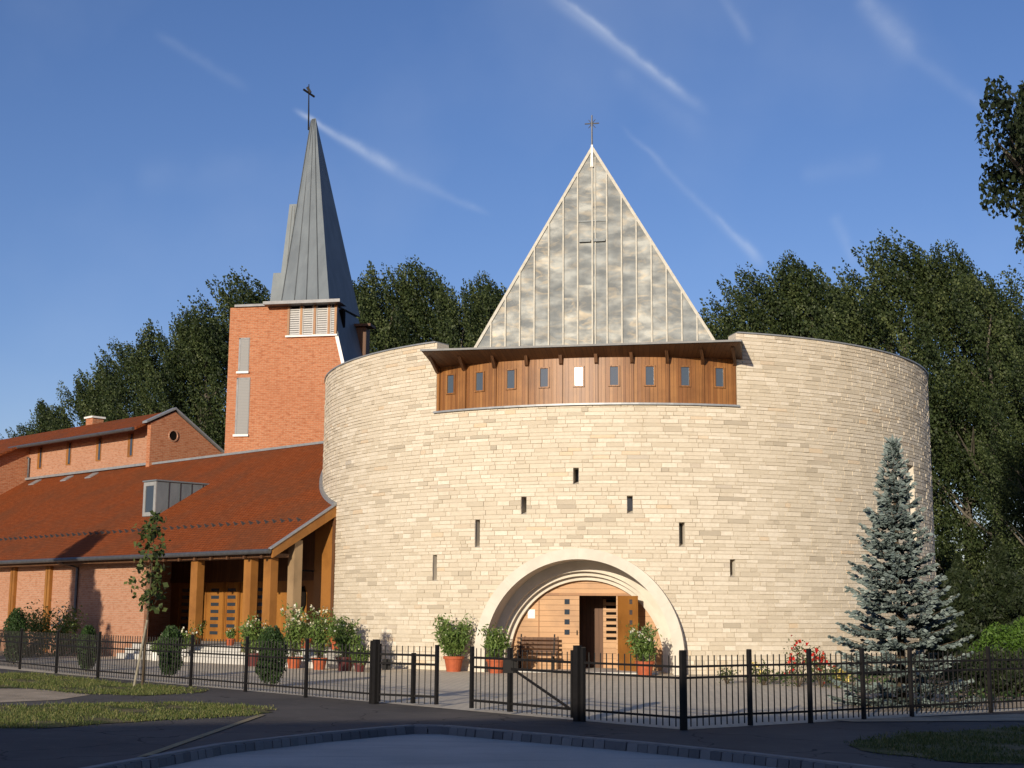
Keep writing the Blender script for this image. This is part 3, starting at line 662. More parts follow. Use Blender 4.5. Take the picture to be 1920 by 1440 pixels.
# fix parents of nested parts: all meshes are modelled in world space
def settle(root):
    inv = Matrix.Translation(root.location).inverted()
    for ch in root.children:
        ch.matrix_parent_inverse = inv
        for g_ in ch.children: g_.matrix_parent_inverse = Matrix.Identity(4)
settle(church)

# ------------------------------------------------------------------ bell tower
tower = empty('bell_tower', tf(0, 0, 0), 'square orange brick bell tower with stepped grey metal spire', 'bell tower')
b = MB()
def zr(z_): return 5.16 + .26 * (14.32 - z_)
bd = 3.4
poly = [(-.1, 0), (zr(0) - .02, 0), (zr(14.35) - .02, 14.35), (2.75, 14.35), (2.75, 15.78), (-.1, 15.78)]
b.prism(tf, poly, -bd, 0); put(b.build('brick_shaft', M_BRICK), tower)
b = MB(); b.hexa([tf(zr(0), -bd, 0), tf(zr(0), -.06, 0), tf(zr(0) + .05, -.06, 0), tf(zr(0) + .3, -bd, 0)], [tf(zr(15.8), -bd, 15.8), tf(zr(15.8), -.06, 15.8), tf(zr(15.8) + .05, -.06, 15.8), tf(zr(15.8) + .3, -bd, 15.8)])
put(b.build('metal_flank', M_GZINC), tower)
b = MB(); b.hexa([tf(zr(8) - .1, .003, 8), tf(zr(8) + .06, .003, 8), tf(zr(8) + .06, .05, 8), tf(zr(8) - .1, .05, 8)], [tf(zr(14.28) - .1, .003, 14.28), tf(zr(14.28) + .06, .003, 14.28), tf(zr(14.28) + .06, .05, 14.28), tf(zr(14.28) - .1, .05, 14.28)])
put(b.build('white_flashing', M_WHITE), tower)
ap = (2.63, -3.25, 26.08); ap2 = (2.38, -3.32, 26.08); zs = 15.9
b = MB()
P_ = [tf(2.45, .12, zs), tf(zr(zs) + .03, .12, zs), tf(5.14, -bd - .02, zs), tf(2.0, -bd - .02, zs)]
A_, B_ = tf(*ap2), tf(*ap)
b.face([P_[0], P_[1], B_, A_]); b.face([P_[1], P_[2], B_]); b.face([P_[2], P_[3], A_, B_]); b.face([P_[3], P_[0], A_]); b.face(P_[::-1])
SP = put(b.build('spire', M_GZINC), tower)
b = MB(); b.prism(tf, [(1.26, zs), (2.5, zs), (2.2, 21.39), (1.77, 21.39)], -bd - .03, -2.3); b.prism(tf, [(1.05, zs), (2.2, zs), (2.0, 17.87), (1.22, 17.87)], -bd - .04, -1.9)
put(b.build('stepped_fin', M_GZINC), tower)
b = MB()
for k_ in (.0, .27, .52, .77):
    p = Vector(P_[0]).lerp(Vector(P_[1]), k_); q = Vector(A_).lerp(Vector(B_), k_)
    e = p.lerp(q, .995 if k_ else .99); b.bar(p + Vector((-.2, -.98, .3)) * .012, e + Vector((-.2, -.98, .3)) * .012, .035, .04)
for k_ in (.3, .62):
    p = Vector(tf(1.3 + (1.0) * k_, -2.285, zs)); q = Vector(tf(1.78 + .42 * k_, -2.285, 21.3)); b.bar(p, q, .03, .03)
o = put(b.build('spire_seam', M_GSEAM), tower)
b = MB(); b.box(tf, .15, 2.42, -bd, .12, 15.79, 15.9); put(b.build('tower_roof', M_GUT), tower)
b = MB(); b.box(tf, 1.75, 5.45, -.4, .62, 15.74, 15.885); put(b.build('belfry_eave', M_GUT), tower)
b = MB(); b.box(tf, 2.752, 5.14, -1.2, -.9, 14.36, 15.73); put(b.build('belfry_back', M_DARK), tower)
for x0, x1 in ((2.86, 3.32), (3.52, 3.96), (4.18, 4.66), (4.86, 5.02)):
    q = MB(); n_ = 12
    for i in range(n_):
        zz = 14.42 + 1.26 * i / n_; q.hexa([tf(x0, -.10, zz), tf(x1, -.10, zz), tf(x1, .0, zz - .02), tf(x0, .0, zz - .02)], [tf(x0, -.10, zz + .09), tf(x1, -.10, zz + .09), tf(x1, .0, zz + .05), tf(x0, .0, zz + .05)])
    q.box(tf, x0 - .04, x0, -.1, .03, 14.38, 15.73); q.box(tf, x1, x1 + .04, -.1, .03, 14.38, 15.73)
    put(q.build('louvre', M_LOUVRE), tower)
for x in (2.8, 3.42, 4.07, 4.76, 5.08):
    q = MB(); q.box(tf, x - .055, x + .055, -.12, .06, 14.37, 15.735); put(q.build('belfry_post', M_WOODP), tower)
b = MB(); b.box(tf, 2.7, 5.2, -.05, .14, 14.27, 14.352); put(b.build('belfry_sill', M_WHITE), tower)
for (x0, x1, z0, z1) in ((.44, .90, 12.74, 14.3), (.40, 1.0, 9.8, 12.42)):
    q = MB(); q.box(tf, x0 - .03, x1 + .03, .002, .018, z0, z1 + .03); q.box(tf, x0 - .03, x0 + .06, .019, .03, z0, z1 + .03); q.box(tf, x0 - .03, x1 + .03, .019, .03, z1 - .04, z1 + .03); o = put(q.build('tall_window', M_GUT), tower)
    q = MB(); q.box(tf, x0 + .07, x1, .02, .032, z0 + .02, z1 - .05); put(q.build('louvre_panel', M_SLAT), tower)
    q = MB(); q.box(tf, x0 - .08, x1 + .06, .003, .12, z0 - .1, z0 - .003); put(q.build('window_sill', M_WHITE), tower)
b = MB(); b.tube([tf(2.26, -3.28, 25.5), tf(2.2, -3.28, 27.9)], [.045, .022], 8); b.bar(tf(2.0, -3.05, 27.56), tf(2.44, -3.5, 27.3), .06, .09); b.bar(tf(2.12, -3.28, 27.75), tf(2.3, -3.28, 27.45), .07, .13)
put(b.build('weather_vane', M_IRON), tower)
b = MB(); b.box(tf, 5.1, 5.7, -3.3, -2.7, 13.2, 15.2); b.box(tf, 5.0, 5.95, -3.4, -2.55, 15.26, 15.38); b.box(tf, 5.2, 5.6, -3.2, -2.8, 15.2, 15.26); put(b.build('side_bay', M_WOODD), tower)
settle(tower)

# ------------------------------------------------------------------ brick parish wing
wing = empty('parish_wing', wf(6, 4, 0), 'long low brick wing with red tiled roof and timber porch', 'building')
b = MB(); STOP = 8.2; WL = 46
# main roof slab
b.hexa([wf(0, -.05, roofz(0) - .16), wf(WL, -.05, roofz(0) - .16), wf(WL, STOP, roofz(STOP) - .16), wf(0, STOP, roofz(STOP) - .16)],
       [wf(0, -.05, roofz(-.05)), wf(WL, -.05, roofz(-.05)), wf(WL, STOP, roofz(STOP)), wf(0, STOP, roofz(STOP))])
ROOF = put(b.build('tiled_roof', M_TILE), wing)
b = MB(); b.face([wf(-1, STOP, 8.7), wf(20.9, STOP, 8.7), wf(20.9, 16, 8.7), wf(-1, 16, 8.7)]); put(b.build('rear_roof', M_TILE), wing)
b = MB(); b.bar(wf(-.0, STOP, roofz(STOP) + .03), wf(20.85, STOP, roofz(STOP) + .03), .16, .1); put(b.build('ridge_flashing', M_CAP), wing)
sg_ = MB(); nrm = Vector((-uu[0] * KR, -uu[1] * KR, 1)).normalized()
p = Vector(wf(0, 1.65, roofz(1.65))); q = MB(); q.hexa([p + Vector((ww[0], ww[1], 0)) * x - nrm * .01 + Vector((uu[0], uu[1], KR)) * y for x, y in ((-.025, 0), (.025, 0), (.025, .12), (-.025, .12))], [p + Vector((ww[0], ww[1], 0)) * x + nrm * h + Vector((uu[0], uu[1], KR)) * y for x, y, h in ((-.025, 0, .17), (.025, 0, .17), (.025, .12, .02), (-.025, .12, .02))])
sg0 = put(q.build('snow_guard', M_GUT), wing); sg0.parent = ROOF
for i in range(50):
    o = sg0 if i == 0 else sg0.copy()
    if i: COL.objects.link(o)
    d_ = .75 + i * .47; o.location = (ww[0] * d_, ww[1] * d_, 0)
for w_ in (31.7, 28.3, 25.8):
    q = MB(); q.hexa([wf(w_ - .28, 7.5, roofz(7.5) - .02), wf(w_ + .28, 7.5, roofz(7.5) - .02), wf(w_ + .28, 7.95, roofz(7.95) - .02), wf(w_ - .28, 7.95, roofz(7.95) - .02)], [wf(w_ - .28, 7.5, roofz(7.5) + .05), wf(w_ + .28, 7.5, roofz(7.5) + .05), wf(w_ + .28, 7.95, roofz(7.95) + .05), wf(w_ - .28, 7.95, roofz(7.95) + .05)])
    o = put(q.build('skylight', M_CAP), wing); o.parent = ROOF
# fascia, gutter and rafters
b = MB(); b.tube([wf(-.05, -.13, roofz(0) - .12), wf(WL, -.13, roofz(0) - .12)], [.085, .085], 10); put(b.build('gutter', M_GUT), wing)
b = MB(); b.hexa([wf(.02, 0, roofz(0) - .34), wf(.02, 3.6, roofz(3.6) - .42), wf(-.08, 3.6, roofz(3.6) - .42), wf(-.08, 0, roofz(0) - .34)], [wf(.02, 0, roofz(0) - .02), wf(.02, 3.6, roofz(3.6) - .02), wf(-.08, 3.6, roofz(3.6) - .02), wf(-.08, 0, roofz(0) - .02)])
put(b.build('verge_board', M_WOODP), wing)
b = MB(); b.hexa([wf(.06, -.1, roofz(-.1) + .002), wf(.06, 3.7, roofz(3.7) + .002), wf(-.12, 3.7, roofz(3.7) + .002), wf(-.12, -.1, roofz(-.1) + .002)], [wf(.06, -.1, roofz(-.1) + .05), wf(.06, 3.7, roofz(3.7) + .05), wf(-.12, 3.7, roofz(3.7) + .05), wf(-.12, -.1, roofz(-.1) + .05)])
put(b.build('verge_flashing', M_CAP), wing)
# flashing where the roof meets the drum
b = MB(); prev = None
for i in range(40):
    w_ = -.1 + i * .22
    # nearest s on the drum circle at this w
    base = E0 + ww * w_ - C0; B = base @ uu; Cq = base @ base - (RD + .05) ** 2; disc = B * B - Cq
    if disc < 0: continue
    s_ = -B - math.sqrt(disc)
    if 0 < s_ < STOP:
        p = Vector(wf(w_, s_, roofz(s_) + .05))
        if prev is not None: b.bar(prev, p, .14, .12)
        prev = p
put(b.build('drum_flashing', M_CAP), wing)
b = MB(); b.box(wf, .1, WL, .12, .8, roofz(0) - .3, roofz(0) - .18); put(b.build('eave_soffit', M_WOODD), wing)
# walls
b = MB(); b.box(wf, 9.1, WL, .85, 1.05, 0, 4.35); b.hexa([wf(13.2, 1.06, 0), wf(13.5, 1.06, 0), wf(13.5, 4.9, 0), wf(13.2, 4.9, 0)], [wf(13.2, 1.06, roofz(1.06) - .2), wf(13.5, 1.06, roofz(1.06) - .2), wf(13.5, 4.9, roofz(4.9) - .2), wf(13.2, 4.9, roofz(4.9) - .2)]); put(b.build('front_wall', M_BRICKW), wing)
for w_ in (19.6, 16.5, 23.2, 27, 31):
    q = MB(); q.box(wf, w_ - .2, w_ - .03, .71, .848, 0, 3.72); q.box(wf, w_ + .03, w_ + .2, .71, .848, 0, 3.72); put(q.build('pilaster', M_WOODP), wing)
b = MB(); b.tube([wf(14.2, .78, .05), wf(14.2, .78, 3.5), wf(14.2, -.1, 3.72)], [.06, .06, .06], 8); put(b.build('downpipe', M_GUT), wing)
# porch
PZ = .58; SB = 4.6
def wpx(px, s):
    d_ = ray(px, 1150); d2 = np.array([d_[0], d_[1]]); k_ = (E0 + uu * s) @ uu / (d2 @ uu); return (d2 * k_ - E0) @ ww
b = MB(); b.box(wf, -3.0, 9.0, -.3, 4.8, .0, PZ - .38); b.box(wf, -2.8, 9.0, .05, 4.8, PZ - .378, PZ - .19); b.box(wf, -2.6, 9.0, .35, 4.8, PZ - .188, PZ); b.box(wf, 9.003, 13.1, 1.06, 4.8, 0, PZ); put(b.build('porch_steps', M_STEP), wing)
b = MB(); b.box(wf, 1.4, 13.19, SB + .03, SB + .3, PZ, 6.4); put(b.build('porch_wall', M_WOODP), wing)
b = MB(); b.box(wf, 1.4, 13.18, SB - .04, SB + .028, 2.95, 3.1); b.box(wf, 1.4, 13.18, SB - .01, SB + .027, 3.1, 6.3); put(b.build('porch_lintel', M_WOODD), wing)
b = MB()
for i in range(9):
    w_ = .6 + i * 1.0; b.hexa([wf(w_ - .05, 0, roofz(0) - .34), wf(w_ + .05, 0, roofz(0) - .34), wf(w_ + .05, SB, roofz(SB) - .36), wf(w_ - .05, SB, roofz(SB) - .36)], [wf(w_ - .05, 0, roofz(0) - .165), wf(w_ + .05, 0, roofz(0) - .165), wf(w_ + .05, SB, roofz(SB) - .165), wf(w_ - .05, SB, roofz(SB) - .165)])
put(b.build('rafters', M_WOODD), wing)
for (x0, x1, xs) in ((386, 422, 405), (424, 449, 436), (335, 361, 350), (482, 500, 491)):
    w0, w1 = wpx(x0, SB), wpx(x1, SB)
    b = MB(); b.box(wf, w1, w0, SB - .07, SB, PZ + .01, 2.92); D = put(b.build('porch_door', M_WOODP), wing)
    q = MB(); wm = wpx(xs, SB)
    for i in range(7): q.box(wf, wm - .27, wm + .27, SB - .085, SB - .072, .85 + i * .285, .98 + i * .285)
    o = put(q.build('door_slots', M_GLASS), wing); o.parent = D
    q = MB(); q.box(wf, w1 + .03, w1 + .12, SB - .1, SB - .071, PZ + .01, 2.9); q.box(wf, w0 - .12, w0 - .03, SB - .1, SB - .071, PZ + .01, 2.9); o = put(q.build('door_stile', M_WOODP), wing); o.parent = D
for (w0, s0, wd, dp, mat) in ((4.88, .35, .42, .3, M_WOODP), (1.62, .35, .42, .3, M_WOODP), (.52, .38, .42, .3, M_WOODP)):
    q = MB(); q.box(wf, w0, w0 + wd, s0, s0 + dp, PZ - .15 if False else PZ - .19, roofz(s0) - .16); put(q.build('porch_column', mat), wing)
q = MB(); q.box(wf, .05, .4, 1.0, 1.34, PZ, roofz(1.0) - .3); o = put(q.build('porch_column', M_WOODGREY), wing)
q = MB(); q.box(wf, .05, 1.05, 2.66, 2.95, PZ, roofz(2.6) - .2); put(q.build('porch_column', M_WOODP), wing)
q = MB(); q.box(wf, -.07, .045, 2.62, 3.0, PZ, roofz(2.6) - .3); put(q.build('porch_column', M_WOODD), wing)
# dark eight-sided window in the porch wall, wall lamp
q = MB(); c_ = (wpx(565, SB), 2.25); pts = [(c_[0] + .27 * math.cos(R_(22.5 + 45 * i)), c_[1] + .52 * math.sin(R_(22.5 + 45 * i))) for i in range(8)]
q.prism(wf, pts, SB - .03, SB + .025); put(q.build('octagonal_window', M_DARK), wing)
q = MB(); q.bar(wf(1.0, 2.6, 3.2), wf(1.9, 2.4, 3.25), .05, .06); put(q.build('porch_lamp', M_IRON), wing)
# dormer
b = MB(); dz = 7.08; w0, w1, s0 = 11.88, 12.82, 2.88
s_end = (dz - ZE) / KR
b.face([wf(w0, s0, roofz(s0)), wf(w0, s_end, dz), wf(w0, s0, dz)]); b.face([wf(w1, s0, roofz(s0)), wf(w1, s_end, dz), wf(w1, s0, dz)]); b.face([wf(w0, s0, roofz(s0)), wf(w1, s0, roofz(s0)), wf(w1, s0, dz), wf(w0, s0, dz)])
b.hexa([wf(w0 - .06, s0 - .08, dz), wf(w1 + .06, s0 - .08, dz), wf(w1 + .06, s_end + .1, dz + .01), wf(w0 - .06, s_end + .1, dz + .01)], [wf(w0 - .06, s0 - .08, dz + .06), wf(w1 + .06, s0 - .08, dz + .06), wf(w1 + .06, s_end + .1, dz + .07), wf(w0 - .06, s_end + .1, dz + .07)])
DM = put(b.build('dormer', M_GZINC), wing)
for k_ in range(1, 5):
    q = MB(); s_ = s0 + k_ * .55; q.box(wf, w0 - .03, w0 - .002, s_ - .015, s_ + .015, roofz(s_) + .02, max(dz - .01, roofz(s_) + .04))
    o = put(q.build('dormer_seam', M_GSEAM), wing); o.parent = DM
q = MB(); zl, zh = roofz(s0) + .02, dz - .02
for a0, a1, z0, z1 in ((w0, w0 + .16, zl, zh), (w1 - .16, w1, zl, zh), (w0 + .16, w1 - .16, zl, zl + .16), (w0 + .16, w1 - .16, zh - .16, zh)): q.box(wf, a0, a1, s0 - .05, s0 - .002, z0, z1)
o = put(q.build('dormer_frame', M_DFRAME), wing); o.parent = DM
q = MB(); q.box(wf, w0 + .165, w1 - .165, s0 - .02, s0 - .003, zl + .165, zh - .165); o = put(q.build('dormer_pane', M_GLASS), wing); o.parent = DM
# clerestory on top of the main roof
CW0, CW1 = 20.9, 33.4
b = MB(); b.box(wf, CW0, CW1, STOP, STOP + .3, 8.4, 10.85)
b.hexa([wf(CW0, STOP + .3, 8.4), wf(CW0, 12.4, 8.4), wf(CW0 + .3, 12.4, 8.4), wf(CW0 + .3, STOP + .3, 8.4)], [wf(CW0, STOP + .3, 10.85), wf(CW0, 12.4, 9.7), wf(CW0 + .3, 12.4, 9.7), wf(CW0 + .3, STOP + .3, 10.85)])
put(b.build('clerestory_wall', M_BRICKW), wing)
b = MB(); b.prism(lambda a, v, z_: wf(CW0 + v, a, z_), [(7.98, 8.4), (12.5, 8.4), (12.15, 9.72), (9.31, 11.54), (7.98, 10.86)], -.03, .27)
put(b.build('gable_wall', M_BRICK), wing)
q = MB(); pts = [(9.25 + .22 * math.cos(2 * math.pi * i / 20), 10.33 + .24 * math.sin(2 * math.pi * i / 20)) for i in range(20)]
q.prism(lambda a, v, z_: wf(CW0 + v, a, z_), pts, -.04, -.01); put(q.build('round_window', M_DARK), wing)
q = MB()
for i in range(20):
    a0, a1 = 2 * math.pi * i / 20, 2 * math.pi * (i + 1) / 20
    q.bar(wf(CW0 - .05, 9.25 + .25 * math.cos(a0), 10.33 + .27 * math.sin(a0)), wf(CW0 - .05, 9.25 + .25 * math.cos(a1), 10.33 + .27 * math.sin(a1)), .06, .06)
put(q.build('window_surround', M_BRICKW), wing)
for w_ in (32.2, 29.1, 26.05, 23.0):
    q = MB(); q.box(wf, w_ - .24, w_ + .24, STOP - .03, STOP - .003, 9.35, 10.55); o = put(q.build('window', M_WOODP), wing)
    q = MB(); q.box(wf, w_ - .2, w_ - .02, STOP - .045, STOP - .031, 9.4, 10.5); p_ = put(q.build('pane', M_GLASS), wing); p_.parent = o
b = MB(); ze0, se0 = 10.62, 7.2
def uz(s): return 11.62 - (9.31 - s) * .515
for (s0, s1) in ((7.35, 9.31),):
    b.hexa([wf(CW0 + .25, s0, uz(s0) - .12), wf(CW1 + 1.2, s0, uz(s0) - .12), wf(CW1 + 1.2, s1, uz(s1) - .12), wf(CW0 + .25, s1, uz(s1) - .12)], [wf(CW0 + .25, s0, uz(s0)), wf(CW1 + 1.2, s0, uz(s0)), wf(CW1 + 1.2, s1, uz(s1)), wf(CW0 + .25, s1, uz(s1))])
b.hexa([wf(CW1 - .4, 3.5, uz(3.5) - .12), wf(60, 3.5, uz(3.5) - .12), wf(60, 9.31, uz(9.31) - .125), wf(CW1 - .4, 9.31, uz(9.31) - .125)], [wf(CW1 - .4, 3.5, uz(3.5) + .003), wf(60, 3.5, uz(3.5) + .003), wf(60, 9.31, uz(9.31) + .003), wf(CW1 - .4, 9.31, uz(9.31) + .003)])
b.hexa([wf(CW0 + .25, 9.31, 11.5), wf(60, 9.31, 11.5), wf(60, 14, 8.4), wf(CW0 + .25, 14, 8.4)], [wf(CW0 + .25, 9.31, 11.62), wf(60, 9.31, 11.62), wf(60, 14, 8.52), wf(CW0 + .25, 14, 8.52)])
put(b.build('upper_roof', M_TILE), wing)
b = MB(); b.hexa([wf(CW0 - .12, 7.7, 10.82), wf(CW0 + .3, 7.7, 10.82), wf(CW0 + .3, 9.33, 11.66), wf(CW0 - .12, 9.33, 11.66)], [wf(CW0 - .12, 7.7, 10.92), wf(CW0 + .3, 7.7, 10.92), wf(CW0 + .3, 9.33, 11.76), wf(CW0 - .12, 9.33, 11.76)])
b.hexa([wf(CW0 - .12, 9.34, 11.62), wf(CW0 + .3, 9.34, 11.62), wf(CW0 + .3, 12.4, 9.66), wf(CW0 - .12, 12.4, 9.66)], [wf(CW0 - .12, 9.34, 11.72), wf(CW0 + .3, 9.34, 11.72), wf(CW0 + .3, 12.4, 9.74), wf(CW0 - .12, 12.4, 9.74)])
put(b.build('gable_coping', M_CAP), wing)
b = MB(); b.tube([wf(CW0 + .4, 7.28, uz(7.3) - .06), wf(CW1 + .6, 7.28, uz(7.3) - .06), wf(CW1 + .5, 8.0, 10.15), wf(CW1 - .15, 8.1, 10.0), wf(CW1 - .15, 8.1, 8.9)], [.09, .09, .06, .06, .06], 8); put(b.build('upper_gutter', M_GUT), wing)
b = MB(); b.bar(wf(CW0, STOP - .06, roofz(STOP) + .04), wf(CW1, STOP - .06, roofz(STOP) + .04), .25, .12); put(b.build('clerestory_flashing', M_CAP), wing)
b = MB(); b.prism(lambda a, v, z_: wf(CW1 + v, a, z_), [(3.5, 5.5), (STOP, 8.5), (STOP, uz(STOP) - .1), (3.5, uz(3.5) - .13)], 0, .3); put(b.build('side_wall', M_BRICK), wing)
b = MB(); b.box(wf, 28.9, 29.6, 9.35, 10.0, 11.0, 11.98); CH = put(b.build('chimney', M_BRICK), wing)
q = MB(); q.box(wf, 28.82, 29.68, 9.27, 10.08, 11.983, 12.08); o = put(q.build('chimney_cap', M_WHITE), wing); o.parent = CH
b = MB(); b.box(wf, -2, 20.9, 9.2, 9.5, 0, 8.65); b.box(wf, 20.9, WL, 9.5, 9.8, 0, 8.3); put(b.build('rear_wall', M_BRICK), wing)
settle(wing)

# ------------------------------------------------------------------ house behind the photographer, whose shadow lies over the street
hd = np.array([.962, .272]); hn = np.array([-.272, .962]); HB = np.array([0.0, -7.2])
def hf(a, v, z_): p = HB + hd * a + hn * v; return (p[0], p[1], z_)
house = empty('row_house', hf(0, -4, 0), 'long plastered row house across the street, its shadow falling over the road', 'house')
HE = 8.1
b = MB(); b.box(hf, -48, 46, -9, -.5, -.1, HE); put(b.build('wall', M_PLASTER), house)
b = MB(); b.hexa([hf(-48.5, 0, HE - .1), hf(46.5, 0, HE - .1), hf(46.5, -9.5, HE - .1), hf(-48.5, -9.5, HE - .1)], [hf(-48.5, -.05, HE + .1), hf(46.5, -.05, HE + .1), hf(46.5, -9.4, HE + .1), hf(-48.5, -9.4, HE + .1)]); put(b.build('roof', M_TILE), house)
for i in range(22):
    q = MB(); x = -45 + i * 4.2; q.box(hf, x, x + 1.1, -.49, -.44, 4.0, 5.3); put(q.build('window', M_GLASS), house)
settle(house)

# ------------------------------------------------------------------ fence and gates
H_F = 1.2
def picket_panel(b, p, q, z0=.05, z1=1.13, spacing=.135, rails=(.19, .79, .96)):
    p, q = np.array(p), np.array(q); L = np.linalg.norm(q - p); d = (q - p) / L
    for h in rails: b.bar((*p, h), (*q, h), .03, .034)
    n_ = max(1, int(round(L / spacing)))
    for i in range(1, n_):
        c_ = p + d * L * i / n_; b.bar((*c_, z0), (*c_, z1), .018, .018)
def run(name, label, pts, group=None):
    t_ = empty(name, (*pts[0], 0), label, 'fence')
    for i, p in enumerate(pts):
        q = MB(); q.bar((*p, 0), (*p, 1.2), .062, .062, (fd[0], fd[1], 0)); q.box(lambda a, v, z_: (p[0] + a, p[1] + v, z_), -.036, .036, -.036, .036, 1.201, 1.215); put(q.build('fence_post', M_IRON), t_)
    for p, q in zip(pts, pts[1:]):
        b = MB(); picket_panel(b, p, q); put(b.build('picket_panel', M_IRON), t_)
    settle(t_); return t_
GP1 = np.array(gnd(703, 1320)[:2]); GP2 = np.array(gnd(1083, 1352.5)[:2])
dl = (GP1 - GP2) / np.linalg.norm(GP1 - GP2)
left_px = [(573, 1308), (460, 1297), (357, 1287.5), (268, 1279.5), (183, 1272), (105, 1263)]
LP = [GP1 + dl * .13] + [gnd(*q)[:2] for q in left_px]
stp = LP[-1] - LP[-2]
LP += [LP[-1] + stp * k_ for k_ in (1, 2, 3, 4)]
run('iron_fence', 'black iron picket fence from the left gate post to the left picture edge', LP)
FCp = gnd(1280, 1369.5)[:2]
run('iron_fence', 'black iron picket fence panel between right gate post and the street corner', [GP2 - dl * .13, FCp])
rp = [gnd(*q)[:2] for q in ((1407, 1361), (1520, 1356), (1620, 1350), (1710, 1344), (1858, 1336))]
rp = [FCp + (rp[0] - FCp) * .03] + rp; rp += [rp[-1] + (rp[-1] - rp[-2]) * k_ for k_ in (1, 2)]
run('iron_fence', 'black iron picket fence running right from the corner past the blue spruce', rp)
for P, lab in ((GP1, 'thick black square gate post left of the entrance gap'), (GP2, 'thick black square gate post in front of the church door')):
    b = MB(); b.bar((*P, 0), (*P, 1.24), .108, .108, (fd[0], fd[1], 0)); o = b.build('gate_post', M_IRON); tag(o, lab, 'gate post', 'gate posts')
def gate(label, P, Q, brace):
    t_ = empty('iron_gate', (*P, 0), label, 'gate', 'gate leaves'); P = np.array(P); Q = np.array(Q); d_ = (Q - P) / np.linalg.norm(Q - P)
    b = MB(); mid = P + (Q - P) * .60
    for p, w_ in ((P, .05), (Q, .06), (mid, .07)): b.bar((*p, .05), (*p, 1.0 if p is mid and not brace else 1.16), w_, w_, (fd[0], fd[1], 0))
    if brace: b.bar((*(P + d_ * .05), .19), (*mid, .82), .035)
    [b.bar((*P, h), (*Q, h), .04, .04) for h in (.19, .79, .96)]
    GFm = put(b.build('gate_frame', M_IRON), t_)
    b = MB(); picket_panel(b, P, Q, rails=(.195, .785, .955)); put(b.build('picket_panel', M_IRON), t_)
    if brace:
        b = MB(); b.box(lambda a, v, z_: (mid[0] + a, mid[1] + v, z_), -.12, .12, -.05, .05, .72, .95); put(b.build('lock_box', M_IRON), t_)
    else:
        b = MB(); b.box(lambda a, v, z_: (P[0] + .12 + a, P[1] + v - .02, z_), -.07, .1, .03, .06, .66, .86); put(b.build('lock_box', M_IRON), t_)
    settle(t_)
G1e = gnd(818, 1326)[:2]; G2e = gnd(884, 1333)[:2]
gate('left leaf of the open black iron gate beside the thick left post', GP1 - dl * .12, G1e, False)
gate('right leaf of the black iron gate with a diagonal brace', GP2 + dl * .12, G2e, True)

